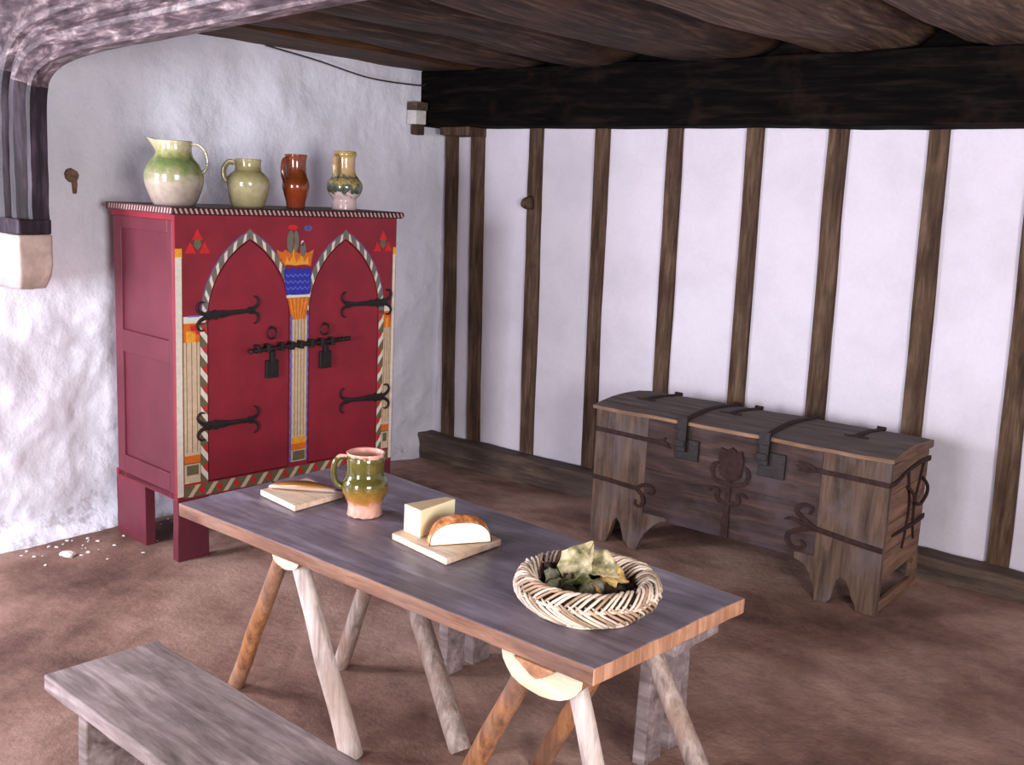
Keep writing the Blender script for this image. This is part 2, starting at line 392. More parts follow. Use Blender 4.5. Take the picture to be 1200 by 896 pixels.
# wall plate beam
mb = MB()
mb.rough((-.02, -.22, 2.095), (7.5, .06, 2.43), (60, 3, 4), .008, 2.5, seed=9)
mb.box((-.02, -.10, 2.42), (7.5, .06, 2.61))
mb.build('wall_plate_beam', M['beam'], bevel=.01)
tag(bpy.data.objects['wall_plate_beam'], 'massive black tarred beam along the top of the timber-framed wall', 'beam')
mb = MB(); mb.rough((.10, -.15, 2.045), (.34, .02, 2.11), (5, 2, 2), .008, 8, seed=3)
mb.build('timber_block', M['stud'], bevel=.004)
tag(bpy.data.objects['timber_block'], 'short brown timber block under the black beam above the two corner studs', 'timber block')
t = thing('beam_end_block', 'pale stub block at the left end of the black beam by the white wall', 'block', (.02, -.30, 2.10))
mb = MB(); mb.rough((-.03, -.04, .085), (.055, .06, .135), (2, 2, 2), .004, 9); mb.build('cap', M['sill'], t, .004)
mb = MB(); mb.rough((-.03, -.035, 0), (.045, .055, .085), (2, 2, 2), .004, 9); mb.build('pale_body', M['flake'], t, .004)
mb = MB(); mb.rough((-.03, .0, -.06), (.03, .06, 0), (2, 2, 2), .004, 9); mb.build('tail', M['stud'], t, .004)
# ceiling: boards and rough hewn joists
def cf(u, v):
    x = -.1+7.6*u; y = -8.8+9.0*v
    return (x, y, 2.60+.01*noise.noise(Vector((x*3, y, 0))))
struct(grid('ceiling', 60, 60, cf, M['ceil']))
mb = MB()
mb.rough((-.05, -8.7, 2.425), (.42, -.05, 2.49), (3, 60, 2), .008, 2, seed=2)
mb.build('ceiling_board', M['ceil'])
tag(bpy.data.objects['ceiling_board'], 'smooth orange-brown ceiling board lying against the white left wall', 'board')
JO = [(.42, .95), (.97, 1.54), (1.57, 2.34), (2.38, 3.08), (3.14, 3.72), (3.78, 4.35), (4.42, 5.0), (5.06, 5.7)]
JN = ['dark rough-hewn joist next to the smooth board by the left wall', 'dark rough-hewn ceiling joist, second from the smooth board',
      'broad brown rough-hewn ceiling joist above the middle of the black beam', 'broad lighter brown ceiling joist above the chest',
      'light brown rough joist at the top right corner of the photo', 'rough joist past the top right corner of the photo',
      'rough joist well past the right edge of the photo', 'last rough joist on the far right, outside the photo']
for i, (a, b) in enumerate(JO[:5]):
    mb = MB(); ny = 90; na = 16
    vs = []; kk = i*7.3
    for j in range(ny+1):
        y = -8.6+8.5*j/ny
        for k in range(na+1):
            th = PI+PI*k/na
            cx = (a+b)/2+.03*noise.noise(Vector((kk, y*.8, 0))); hw = (b-a)/2*(1+.06*noise.noise(Vector((kk, y, 5))))
            c, s_ = math.cos(th), math.sin(th)
            x = cx+hw*math.copysign(abs(c)**.75, c); z = 2.57-(.15+.03*noise.noise(Vector((kk, y*1.2, 9))))*abs(s_)**.8
            q = Vector((x*9, y*1.2, kk)); z += .014*noise.noise(q)+.009*noise.noise(q*2.6)
            vs.append((x, y, z))
    fs = [[j*(na+1)+k, j*(na+1)+k+1, (j+1)*(na+1)+k+1, (j+1)*(na+1)+k] for j in range(ny) for k in range(na)]
    fs += [[k for k in range(na+1)], [ny*(na+1)+k for k in range(na+1)]]
    fs += [[j*(na+1), (j+1)*(na+1), (j+1)*(na+1)+na, j*(na+1)+na] for j in range(ny)]
    mb.add(vs, fs, 0, True)
    jb = mb.build('ceiling_joist', M['joist_light'] if i in (3, 4) else M['joist'])
    tag(jb, JN[i], 'joist', 'rough-hewn ceiling joists')
# drooping cable
mb = MB(); pts = spline([(.03, -1.45, 2.42), (.035, -1.1, 2.385), (.035, -.7, 2.335), (.035, -.3, 2.335), (.03, -.22, 2.35)], 8)
mb.tube(pts, .005, 6); mb.build('cable', M['cable'])
tag(bpy.data.objects['cable'], 'thin dark cable drooping along the top of the white left wall', 'cable')
# rusty wall fixing
mb = MB(); mb.tube([(.0, -2.548, 1.70), (.03, -2.548, 1.70)], [.035, .028], 9)
mb.tube([(.02, -2.545, 1.70), (.024, -2.54, 1.66), (.012, -2.535, 1.62)], [.016, .013, .01], 7)
mb.build('wall_hook', M['nail']); tag(bpy.data.objects['wall_hook'], 'small rusty brown hook stub on the white wall left of the red cupboard', 'hook')

# ---------------------------------------------------------------- moulded arch with corbel on the left
YN = -2.92
arch = thing('moulded_arch', 'dark moulded arch with pale streaks springing from a corbel on the left wall', 'arch', (0, YN, 0))
inner = [(.262, 1.50), (.262, 1.75), (.266, 1.96), (.278, 2.04), (.31, 2.095), (.38, 2.135), (.52, 2.168), (.8, 2.195), (1.3, 2.222), (1.8, 2.252), (2.3, 2.28), (3.2, 2.30), (4.2, 2.31), (5.5, 2.31)]
inner = [Vector((p.x, p.y)) for p in spline([Vector((a, b, 0)) for a, b in inner], 6)]
PROF = [(0, .13), (0, .055), (.012, .045), (.03, .055), (.042, .035), (.055, .012), (.072, .004), (.09, .012), (.10, .034), (.125, .045), (.14, .034), (.150, .008), (.17, -.004), (.2, .002), (.26, .0), (.50, .0), (.50, .13)]
mbs = {0: MB(), 1: MB()}
n = len(inner); rows = []
for i, p in enumerate(inner):
    t_ = (inner[min(i+1, n-1)]-inner[max(i-1, 0)]).normalized(); nn = Vector((-t_.y, t_.x))
    row = []
    for d, y in PROF:
        q = p+nn*d
        if q.x < -.05: q.x = -.05
        if q.y > 2.60: q.y = 2.60
        w = .004*noise.noise(Vector((q.x*8, q.y*8, d*20)))
        row.append((q.x+w, y+w, q.y+w))
    rows.append(row)
def arch_piece(i0, i1, name, mat):
    mb = MB(); m_ = len(PROF); vs = [v for r in rows[i0:i1+1] for v in r]; k = i1-i0
    fs = [[i*m_+j, i*m_+(j+1) % m_, (i+1)*m_+(j+1) % m_, (i+1)*m_+j] for i in range(k) for j in range(m_)]
    fs += [[j for j in range(m_)], [k*m_+j for j in range(m_)]]
    mb.add(vs, fs, 0, False); return mb.build(name, mat, arch)
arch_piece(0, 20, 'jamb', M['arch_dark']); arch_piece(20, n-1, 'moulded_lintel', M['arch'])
mb = MB()
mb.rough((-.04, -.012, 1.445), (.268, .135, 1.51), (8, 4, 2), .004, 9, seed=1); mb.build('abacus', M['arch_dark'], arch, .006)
mb = MB()
def cw(p):
    z = p.z; t_ = max(0, (1.35-z)/.14); s_ = math.sqrt(max(0.0, 1-min(1, t_)**2*.75))
    x = -.04 + (p.x+.04)*(.55+.45*s_) if z < 1.35 else p.x
    y = .135+(p.y-.135)*(.6+.4*s_) if z < 1.35 else p.y
    return Vector((x, y, z))
mb.rough((-.04, -.014, 1.205), (.272, .14, 1.447), (12, 8, 12), .008, 8, seed=4, mi=(1, 0, 1), warp=cw)
mb.build('corbel', [M['stonelight'], M['stone']], arch, .008, smooth=True)

# ---------------------------------------------------------------- red painted cupboard
cup = thing('painted_cupboard', 'tall red painted cupboard with two pointed-arch doors and black iron hinges against the white wall', 'cupboard', (.722, -2.482, 0), 1.483)
CW, CD, CH = 1.238, .583, 1.557
def archpts(xl, xr, zs, za, n=14):
    """pointed arch from the left spring to the right spring"""
    xa = (xl+xr)/2; a = xa-xl; h = za-zs; Rr = (a*a+h*h)/(2*a); out = []
    am = math.atan2(h, Rr-a)
    for i in range(n+1):
        t = am*i/n; out.append((xl+Rr-Rr*math.cos(t), zs+Rr*math.sin(t)))
    return out + [(2*xa-x, z) for x, z in out[::-1][1:]]
DL = (.155, .590); DR = (.700, 1.130); ZD = .352; ZS = 1.09; ZA = 1.452
aL = archpts(*DL, ZS, ZA); aR = archpts(*DR, ZS, ZA); n2 = len(aL)//2
xaL = (DL[0]+DL[1])/2; xaR = (DR[0]+DR[1])/2; ZB = .285
mats = [M[k] for k in ('red', 'cream', 'white_paint', 'olive', 'greygreen', 'darkbrown', 'line', 'blue', 'blue2', 'violet', 'orange', 'gold', 'red_bright')]
IDX = dict(red=0, cream=1, white=2, olive=3, grey=4, dbrown=5, line=6, blue=7, blue2=8, violet=9, orange=10, gold=11, rb=12)
mb = MB()
mb.prism([(0, ZB), (xaL, ZB), (xaL, ZD), (DL[0], ZD)] + aL[:n2+1] + [(xaL, CH), (0, CH)], 0, .022)
mb.prism([(xaL, ZB), (xaR, ZB), (xaR, ZD), (DR[0], ZD)] + aR[:n2+1] + [(xaR, CH), (xaL, CH)] + aL[n2:] + [(DL[1], ZD), (xaL, ZD)], 0, .022)
mb.prism([(xaR, ZB), (CW, ZB), (CW, CH), (xaR, CH)] + aR[n2:] + [(DR[1], ZD), (xaR, ZD)], 0, .022)
Y1, Y2, Y3, Y4, Y5 = -.0009, -.0016, -.0023, -.0030, -.0037
def P_(name, pts, y=Y1): mb.poly(pts, y, IDX[name])
def rect(name, x0, z0, x1, z1, y=Y1): P_(name, [(x0, z0), (x1, z0), (x1, z1), (x0, z1)], y)
# rope border round the arches
def band(path, w, base, edge=None):
    n = len(path); V = [Vector(p) for p in path]; off = []
    for i in range(n):
        t_ = (V[min(i+1, n-1)]-V[max(i-1, 0)]).normalized(); off.append(Vector((-t_.y, t_.x)))
    for i in range(n-1):
        a, b = V[i]+off[i]*.003, V[i+1]+off[i+1]*.003; c, d = V[i+1]+off[i+1]*w, V[i]+off[i]*w
        P_(base, [tuple(a), tuple(b), tuple(c), tuple(d)])
        if edge:
            e, f = V[i+1]+off[i+1]*(w+.005), V[i]+off[i]*(w+.005)
            P_(edge, [tuple(d), tuple(c), tuple(e), tuple(f)])
    # slanted white stripes by arc length
    ln = [0]
    for i in range(n-1): ln.append(ln[-1]+(V[i+1]-V[i]).length)
    def at(s_):
        s_ = min(max(s_, 0), ln[-1]-1e-6); i = max(k for k in range(n) if ln[k] <= s_); i = min(i, n-2)
        t_ = (s_-ln[i])/(ln[i+1]-ln[i]); return V[i].lerp(V[i+1], t_), off[i].lerp(off[i+1], t_).normalized()
    return ln[-1], at
for (dd, ap) in ((DL, aL), (DR, aR)):
    mid = len(ap)//2
    for half, sg in ((ap[:mid+1], 1), (ap[mid:], -1)):
        Lh, at = band(half, .033, 'grey', 'violet')
        k = int(Lh/.060)
        for q in range(k):
            s0 = (q+.5)*Lh/k
            sl = .030*sg
            a, na_ = at(s0-.012); b, nb = at(s0+.010); c, nc = at(s0+.010+sl); d, nd = at(s0-.012+sl)
            P_('white', [tuple(a+na_*.004), tuple(b+nb*.004), tuple(c+nc*.031), tuple(d+nd*.031)], Y2)
for ap in (aL, aR):
    xa, za = ap[len(ap)//2]
    P_('grey', [(xa-.010, za-.002), (xa, za+.004), (xa+.010, za-.002), (xa+.026, za+.024), (xa, za+.048), (xa-.026, za+.024)], Y1*.9)
# vertical bands beside the doors
def vband(x0, x1, z0, z1, flip):
    rect('olive', x0, z0, x1, z1)
    k = 8; st_ = (z1-z0)/k
    for q in range(k):
        z = z0+q*st_
        pts = [(x0, z+st_*.55), (x0, z+st_*.95), (x1, z+st_*.45), (x1, z+st_*.05)]
        if flip: pts = [(x0, z+st_*.05), (x0, z+st_*.45), (x1, z+st_*.95), (x1, z+st_*.55)]
        P_('white', pts, Y2)
        xc = x0+.010 if flip else x1-.012; zc = z+(st_*.78)
        P_('rb', [(xc-.013, zc), (xc, zc-.018), (xc+.013, zc), (xc, zc+.018)], Y3)
vband(.117, .153, ZD, 1.075, False); vband(1.133, 1.165, ZD, 1.075, True)
# side pilasters
for x0, x1 in ((.036, .115), (1.167, 1.214)):
    rect('cream', x0, ZD+.005, x1, 1.06)
    for q in (.18, .5, .82): rect('line', x0+(x1-x0)*q-.0015, .50, x0+(x1-x0)*q+.0015, 1.0, Y2)
    rect('orange', x0, .452, x1, .486, Y2); rect('line', x0, .446, x1, .452, Y2)
    rect('olive', x0+.01, .395, x1-.01, .44, Y2)
    rect('orange', x0, 1.00, x1, 1.085, Y2); rect('gold', x0+.012, 1.0, x1-.02, 1.05, Y3)
    rect('white', x0, 1.085, x1+(.03 if x0 < .5 else 0)-(0), 1.115, Y2)
    rect('blue2', x0+.02, 1.112, x1, 1.119, Y3)
    P_('rb', [(x0+.04, 1.045), (x1, 1.03), (x1-.005, 1.08), (x0+.03, 1.075)], Y3)
for x0, x1 in ((.0, .033), (1.217, 1.238)):
    rect('white', x0, .30, x1, 1.375); rect('gold', x0, 1.375, x1, 1.412); rect('line', x1-.003, .30, x1, 1.37, Y2)
# central column
rect('cream', .604, .372, .690, 1.10)
for q in (.62, .637, .655, .672): rect('line', q-.0014, .50, q+.0014, 1.07, Y4)
for x0, x1 in ((.5925, .604), (.690, .6985)):
    rect('violet', x0, .372, x1, 1.13)
    for q in range(16): rect('blue2', x0, .38+q*.046, x1, .40+q*.046, Y4)
rect('gold', .604, .462, .690, .494, Y4); rect('orange', .604, .43, .690, .462, Y4); rect('olive', .612, .378, .682, .425, Y4)
P_('orange', [(.575, 1.178), (.700, 1.178), (.678, 1.072), (.600, 1.072)], Y4)
for q in range(5): P_('gold', [(.585+q*.024, 1.176), (.592+q*.024, 1.176), (.612+q*.012, 1.076), (.609+q*.012, 1.076)], Y5)
P_('white', [(.568, 1.190), (.704, 1.190), (.701, 1.176), (.571, 1.176)], Y4)
zz = [(.553, 1.305), (.567, 1.322), (.584, 1.308), (.602, 1.322), (.622, 1.308), (.640, 1.322), (.660, 1.308), (.680, 1.320), (.700, 1.306), (.712, 1.318)]
P_('blue', zz+[(.704, 1.192), (.568, 1.192)], Y4)
for r_ in (1.285, 1.255, 1.225):
    for q in range(5):
        x = .565+q*.027
        P_('blue2', [(x, r_), (x+.0135, r_-.012), (x+.0135, r_-.006), (x, r_+.006)], Y5)
        P_('blue2', [(x+.0135, r_-.012), (x+.027, r_), (x+.027, r_+.006), (x+.0135, r_-.006)], Y5)
# flames, plumes and flower above the column
P_('orange', [(.545, 1.315), (.53, 1.35), (.515, 1.405), (.545, 1.392), (.565, 1.405), (.59, 1.388), (.612, 1.402), (.64, 1.385), (.665, 1.40), (.69, 1.388), (.725, 1.405), (.715, 1.365), (.708, 1.325), (.66, 1.335), (.62, 1.328), (.58, 1.338)])
P_('gold', [(.56, 1.335), (.57, 1.375), (.585, 1.345), (.61, 1.385), (.625, 1.34), (.655, 1.38), (.67, 1.345), (.69, 1.37), (.695, 1.335), (.62, 1.33)], Y2)
for cx, cz, w, h, cc in ((.592, 1.44, .022, .055, 'grey'), (.622, 1.445, .016, .05, 'grey'), (.607, 1.425, .007, .05, 'gold'), (.662, 1.405, .017, .035, 'grey'), (.658, 1.432, .009, .016, 'white'), (.603, 1.508, .03, .012, 'rb'), (.69, 1.505, .025, .014, 'violet'), (.688, 1.506, .01, .012, 'blue2')):
    P_(cc, [(cx+w*math.cos(a), cz+h*math.sin(a)) for a in [2*PI*k/12 for k in range(12)]], Y3)
# corner trefoils
for cx in (.108, 1.150):
    for dx, dz in ((0, .04), (-.035, -.018), (.035, -.018)):
        P_('rb', [(cx+dx-.027, 1.432+dz-.022), (cx+dx+.027, 1.432+dz-.022), (cx+dx, 1.432+dz+.028)])
    P_('olive', [(cx-.02, 1.425), (cx, 1.405), (cx+.02, 1.425), (cx+.014, 1.450), (cx-.014, 1.450)], Y2)
# bottom band of slanted stripes
rect('olive', .036, ZB+.008, 1.214, ZD-.006)
for q in range(13):
    x = .05+q*.09
    if x+.07 < 1.2: P_('cream', [(x, ZB+.008), (x+.025, ZB+.008), (x+.066, ZD-.006), (x+.041, ZD-.006)], Y2)
    if x+.08 < 1.2: P_('rb', [(x+.055, ZB+.035), (x+.072, ZB+.014), (x+.088, ZB+.035), (x+.072, ZB+.056)], Y2)
rect('rb', .036, ZD-.006, .154, ZD, Y2)
front = mb.build('front_frame', mats, cup, fixn=False)
# carcass: top, bottom, back, side frames with sunk panels, feet
mb = MB()
mb.box((.0, .022, ZB), (CW, CD, ZB+.03)); mb.box((0.02, CD-.02, ZB), (CW-.02, CD, CH)); mb.box((0, .022, CH-.025), (CW, CD, CH))
mb.box((.02, .06, ZB+.03), (CW-.02, .07, CH-.03), 1)
mb.build('carcass', [M['red'], M['dark']], cup)
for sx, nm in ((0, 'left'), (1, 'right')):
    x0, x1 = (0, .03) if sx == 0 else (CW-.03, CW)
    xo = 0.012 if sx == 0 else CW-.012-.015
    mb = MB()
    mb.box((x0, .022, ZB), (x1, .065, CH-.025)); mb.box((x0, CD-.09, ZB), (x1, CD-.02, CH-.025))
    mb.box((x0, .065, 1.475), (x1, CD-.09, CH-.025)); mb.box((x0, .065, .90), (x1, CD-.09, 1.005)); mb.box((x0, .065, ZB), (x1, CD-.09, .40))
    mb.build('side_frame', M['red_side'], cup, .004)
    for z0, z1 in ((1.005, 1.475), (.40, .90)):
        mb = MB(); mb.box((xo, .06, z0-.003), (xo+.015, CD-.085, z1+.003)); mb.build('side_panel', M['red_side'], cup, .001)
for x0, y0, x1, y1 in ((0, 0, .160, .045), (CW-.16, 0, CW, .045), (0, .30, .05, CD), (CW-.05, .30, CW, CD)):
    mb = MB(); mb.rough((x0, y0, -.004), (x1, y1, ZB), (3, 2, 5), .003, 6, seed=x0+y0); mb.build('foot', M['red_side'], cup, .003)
# cornice with twisted-rope stripes
mb = MB()
mb.prism([(-.012, CH), (-.024, CH+.006), (-.030, CH+.018), (-.024, CH+.028), (-.012, CH+.033), (CD, CH+.033), (CD, CH)], -.024, CW+.024, 'x', 0)
k = 52
for q in range(k):
    x = -.02+q*(CW+.04)/k
    mb.add([(x, -.0305, CH+.028), (x+.010, -.0305, CH+.028), (x+.020, -.0305, CH+.006), (x+.010, -.0305, CH+.006)], [(0, 1, 2, 3)], 1)
for q in range(24):
    y = -.02+q*(CD)/24
    mb.add([(-.0245, y, CH+.028), (-.0245, y+.010, CH+.028), (-.0245, y+.018, CH+.006), (-.0245, y+.008, CH+.006)], [(0, 1, 2, 3)], 1)
M['rope'] = PLAIN('rope_stripe_paint', srgb(176, 144, 140), .6, .15, 40); M['corn'] = PLAIN('cornice_brown', srgb(74, 40, 42), .6, .2, 30)
mb.build('cornice', [M['corn'], M['rope']], cup, fixn=False)
for dd, ap in ((DL, aL), (DR, aR)):
    e = .004
    g = [(dd[0]+e, ZD+e)] + [(x+(e if x < sum(dd)/2 else -e)*(1 if abs(x-sum(dd)/2) > .01 else 0), z-(e if z > ZS+.2 else 0)) for x, z in ap] + [(dd[1]-e, ZD+e)]
    mb = MB(); mb.prism(g, .001, .022, 'y'); door = mb.build('door', M['red'], cup)
    left = dd is DL
    F = lambda u, v, h: (u, -.001-h, v)
    for zc, tilt in (((1.112, .06) if left else (1.132, -.01)), ((.613, .0) if left else (.637, .02))):
        # strap hinge with a forked scroll at each end
        mb = MB(); sg = 1 if left else -1; x0 = .108 if left else 1.203
        def H(u, v): return (x0+sg*u, zc+v+tilt*u)
        mb.ribbon([H(.025, 0), H(.045, 0), (H(.065, 0)), H(.085, 0), H(.10, 0), H(.12, 0), H(.15, 0), H(.25, 0), H(.262, 0), H(.272, 0), H(.285, 0)],
                  [.006, .022, .016, .024, .014, .018, .012, .009, .017, .017, .005], F, th=.009)
        for s2 in (1, -1):
            c = [H(.045, s2*.004), H(.025, s2*.010), H(.006, s2*.020), H(-.006, s2*.038), H(.0, s2*.056), H(.014, s2*.064), H(.028, s2*.060)]
            mb.ribbon([(p.x, p.y) for p in spline([Vector((a, b, 0)) for a, b in c], 3)], [.010-.0004*i for i in range(19)], F, th=.008)
            c = [H(.262, s2*.004), H(.285, s2*.010), H(.303, s2*.022), H(.308, s2*.040), H(.300, s2*.056), H(.286, s2*.064)]
            mb.ribbon([(p.x, p.y) for p in spline([Vector((a, b, 0)) for a, b in c], 3)], [.0085-.0004*i for i in range(16)], F, th=.007)
        mb.build('strap_hinge', M['iron'], door)
    xr = .486 if left else .790
    mb = MB(); mb.tube([(xr+.025*math.cos(a), -.012-.002*math.sin(a), 1.016+.027*math.sin(a)) for a in [2*PI*k/20 for k in range(21)]], .0042, 6, cap=False)
    mb.tube([(xr, .002, 1.043), (xr, -.016, 1.043)], .007, 8)
    mb.build('ring_handle', M['iron'], door)
    mb = MB(); xl = .487 if left else .793; zl = .848 if left else .868
    mb.box((xl-.034, -.018, zl-.044), (xl+.034, .0, zl+.040)); mb.box((xl-.012, -.026, zl+.030), (xl+.012, -.0, zl+.085))
    mb.tube([(xl, -.020, zl-.008), (xl, -.016, zl-.008)], .008, 8)
    mb.build('lock_plate', M['iron'], door, .003)
mb = MB()
pts = [(.350, -.030, .940), (.375, -.030, .942), (.40, -.030, .943), (.43, -.030, .944), (.46, -.03, .946), (.52, -.03, .949), (.56, -.03, .951), (.60, -.03, .953), (.66, -.03, .955), (.72, -.03, .957), (.78, -.03, .958), (.84, -.03, .960), (.87, -.03, .962), (.89, -.03, .963), (.915, -.03, .964), (.93, -.03, .964)]
mb.tube(spline(pts, 3), [(.007+.0055*abs(math.sin(i*1.1))) for i in range(46)], 8)
for x in (.40, .455, .53, .585, .64, .70, .76, .82): mb.box((x-.009, -.040, .930+.02*(x-.4)), (x+.009, 0, .968+.02*(x-.4)))
mb.build('draw_bolt', M['iron'], cup, .002)

# ---------------------------------------------------------------- pottery
CZ = CH+.033
def cpt(x, y):
    a = 1.483; return (.722+x*math.cos(a)-y*math.sin(a), -2.482+x*math.sin(a)+y*math.cos(a))
def hollow(prof, wall=.005, depth=.6):
    """outer profile, over the rim, and down inside"""
    top = prof[-1]; inner_ = [(max(r-wall, .004), z) for r, z in prof if z > prof[0][1]+(top[1]-prof[0][1])*(1-depth)]
    return prof + [(top[0]-wall*.4, top[1]+wall*.3)] + inner_[::-1]
def smoothprof(pts, n=4): return [(p.x, p.y) for p in spline([Vector((r, z, 0)) for r, z in pts], n)]
YAWD = math.degrees(.66645)
def viewrot(): return .66645
def jug(name, label, loc, pts, mat, handle, hr, spout=None, hmat=None, seg=56, mod=None, rz=None, group='pottery jugs on the cupboard top', rimmat=None, cat='jug', depth=.6):
    t = thing(name, label, cat, loc, viewrot() if rz is None else rz, group)
    pr = hollow(smoothprof(pts), depth=depth); top = pts[-1][1]
    def md(r, z, a):
        if spout and z > top-.05:
            d = abs((a-PI+PI) % (2*PI)-PI); w = math.exp(-(((a-PI))/.42)**2)*min(1, (z-(top-.05))/.05)
            r = r+spout*w; z = z+.012*w
        if mod: r, z = mod(r, z, a)
        return r, z
    no = (len(pts)-1)*4
    mb = MB(); mb.lathe(pr, seg, (lambda j: 1 if j >= no else 0), mod=md); mb.build('body', [mat, rimmat or mat], t, fixn=True)
    hb = MB(); hb.tube(spline(handle, 6), hr, 8, squash=1.5); hb.build('handle', hmat or mat, t)
    return t
q = .0040586/8.571
g1 = glaze('celadon_glaze', [(0, srgb(150, 134, 128)), (.36, srgb(170, 156, 140)), (.54, srgb(132, 138, 92)), (.68, srgb(104, 122, 74)), (.80, srgb(150, 150, 98)), (1, srgb(188, 178, 146))], 0, .28, 9, .5)
x, y = cpt(.111, .20)
jug('green_white_jug', 'large round pale green and white glazed jug with a pinched spout, leftmost on the cupboard', (x, y, CZ),
    [(.088, 0), (.104, .030), (.124, .085), (.129, .125), (.126, .150), (.110, .185), (.084, .216), (.077, .245), (.080, .282)], g1,
    [(.078, 0, .268), (.108, 0, .268), (.136, 0, .245), (.148, 0, .205), (.142, 0, .165), (.118, 0, .145)], .0048, .040)
g2 = glaze('pale_olive_glaze', [(0, srgb(160, 148, 110)), (.4, srgb(176, 166, 128)), (.8, srgb(146, 138, 92)), (1, srgb(170, 160, 116))], 0, .22, 9, .4)
x, y = cpt(.489, .20); c = .00133
jug('cream_jug', 'squat pale cream-green jug with side handle, second from left on the cupboard', (x, y, CZ),
    [(.070, 0), (.078, .012), (.092, .06), (.100, .105), (.096, .135), (.080, .158), (.064, .172), (.060, .195), (.063, .222)], g2,
    [(-.060, -.02, .205), (-.085, -.03, .205), (-.104, -.035, .175), (-.104, -.035, .14), (-.088, -.03, .115)], .010)
g3 = glaze('honey_brown_glaze', [(0, srgb(136, 62, 40)), (.35, srgb(136, 58, 26)), (.6, srgb(92, 44, 18)), (.8, srgb(112, 54, 24)), (1, srgb(130, 62, 38))], 0, .24, 9, .5)
x, y = cpt(.758, .20)
jug('orange_brown_jug', 'slim shiny orange-brown jug, third from left on the cupboard', (x, y, CZ),
    [(.044, 0), (.048, .035), (.060, .075), (.066, .105), (.062, .135), (.052, .170), (.049, .20), (.050, .230), (.055, .258)], g3,
    [(-.030, -.042, .238), (-.044, -.060, .228), (-.048, -.066, .195), (-.046, -.066, .155), (-.038, -.052, .125)], .008)
g4 = glaze('painted_drip_glaze', [(0, srgb(212, 186, 182)), (.26, srgb(214, 190, 184)), (.30, srgb(74, 72, 60)), (.40, srgb(90, 104, 88)), (.47, srgb(186, 152, 84)), (.55, srgb(64, 78, 84)), (.62, srgb(184, 160, 108)), (.9, srgb(196, 160, 116)), (1, srgb(168, 150, 78))], 0, .29, 12, .42)
x, y = cpt(1.055, .20)
jug('patterned_jug', 'yellow and blue patterned jug with a white foot, rightmost on the cupboard', (x, y, CZ),
    [(.064, 0), (.062, .03), (.060, .052), (.078, .075), (.091, .105), (.088, .135), (.070, .160), (.055, .185), (.052, .225), (.053, .262), (.058, .272), (.056, .290)], g4,
    [(-.030, -.045, .262), (-.033, -.078, .258), (-.035, -.088, .22), (-.035, -.084, .17), (-.035, -.078, .145)], .011)

# ---------------------------------------------------------------- trestle table
TX, TY, TR, TZ = 1.83, -3.221, -.0348, .68
table = thing('trestle_table', 'long plank-topped trestle table with splayed pole legs in the middle of the room', 'table', (TX, TY, 0), TR)
def tw(x, y, z=TZ): return (TX+x*math.cos(TR)-y*math.sin(TR), TY+x*math.sin(TR)+y*math.cos(TR), z)
mb = MB()
def tt(p):
    x0 = -.029*p.y; x1 = 1.667+.028*p.y; yb = .779+(.646-.779)*p.x
    return Vector((x0+(x1-x0)*p.x, p.y*yb, p.z))
def ttw(p): return tt(p)+Vector((0, 0, .0))
mb.rough((0, 0, TZ-.043), (1, 1, TZ), (60, 18, 2), .0018, 7, (2, 1, 0, 1), seed=6, warp=ttw)
# the displacement is in unit coordinates, so squash it vertically
top = mb.build('tabletop', [M['tabletop'], M['tableedge'], M['tableend']], table, .004)
def halflog(xn, xf, hw, dp, y0, y1, name, seed):
    mb = MB(); n = 16; na = 12; vs = []
    for j in range(n+1):
        t_ = j/n; y = y0+(y1-y0)*t_; cx = xn+(xf-xn)*t_
        for k in range(na+1):
            a = PI+PI*k/na
            r = 1+.06*noise.noise(Vector((seed, j*.4, k*.5)))
            vs.append((cx+hw*r*math.cos(a), y+(.006*noise.noise(Vector((seed, k*.7, 0))) if j == 0 else 0), TZ-.044+dp*r*math.sin(a)))
    fs = [[j*(na+1)+k, j*(na+1)+k+1, (j+1)*(na+1)+k+1, (j+1)*(na+1)+k] for j in range(n) for k in range(na)]
    fs += [[j*(na+1), (j+1)*(na+1), (j+1)*(na+1)+na, j*(na+1)+na] for j in range(n)]
    mb.add(vs, fs, 0); mb.add([], [])
    o0 = len(mb.v)-len(vs)
    mb.f.append([k for k in range(na+1)]); mb.m.append(1); mb.sm.append(False)
    mb.f.append([n*(na+1)+k for k in range(na+1)]); mb.m.append(1); mb.sm.append(False)
    return mb.build('trestle_beam', [M['log2'], M['log']], table)
b1 = halflog(.54, .43, .062, .036, .012, .60, 'a', 1); b2 = halflog(1.512, 1.44, .122, .079, .006, .60, 'b', 4)
mb = MB(); mb.prism([(1.435, TZ-.044), (1.46, TZ-.058), (1.487, TZ-.074), (1.505, TZ-.080), (1.522, TZ-.072), (1.54, TZ-.060), (1.56, TZ-.044)], -.003, .02, 'y')
mb.build('bark_patch', M['log2'], b2)
def leg(top_, foot, r0, r1, mat, wob):
    a = Vector((top_[0], top_[1], .625)); b = Vector((foot[0], foot[1], -.006)); mb = MB(); pts = []
    # aim: the measured line passes the top at z=.6; carry it on up into the beam
    a = b+(Vector((top_[0], top_[1], .6))-b)*(.628/.606)
    for i in range(15):
        t_ = i/14; p = a.lerp(b, t_); p += Vector((noise.noise(Vector((wob, t_*3, 0))), noise.noise(Vector((wob, t_*3, 7))), 0))*.006*math.sin(PI*t_)
        pts.append(p)
    mb.tube(pts, [r0+(r1-r0)*i/14 for i in range(15)], 14)
    return mb.build('leg', mat, table)
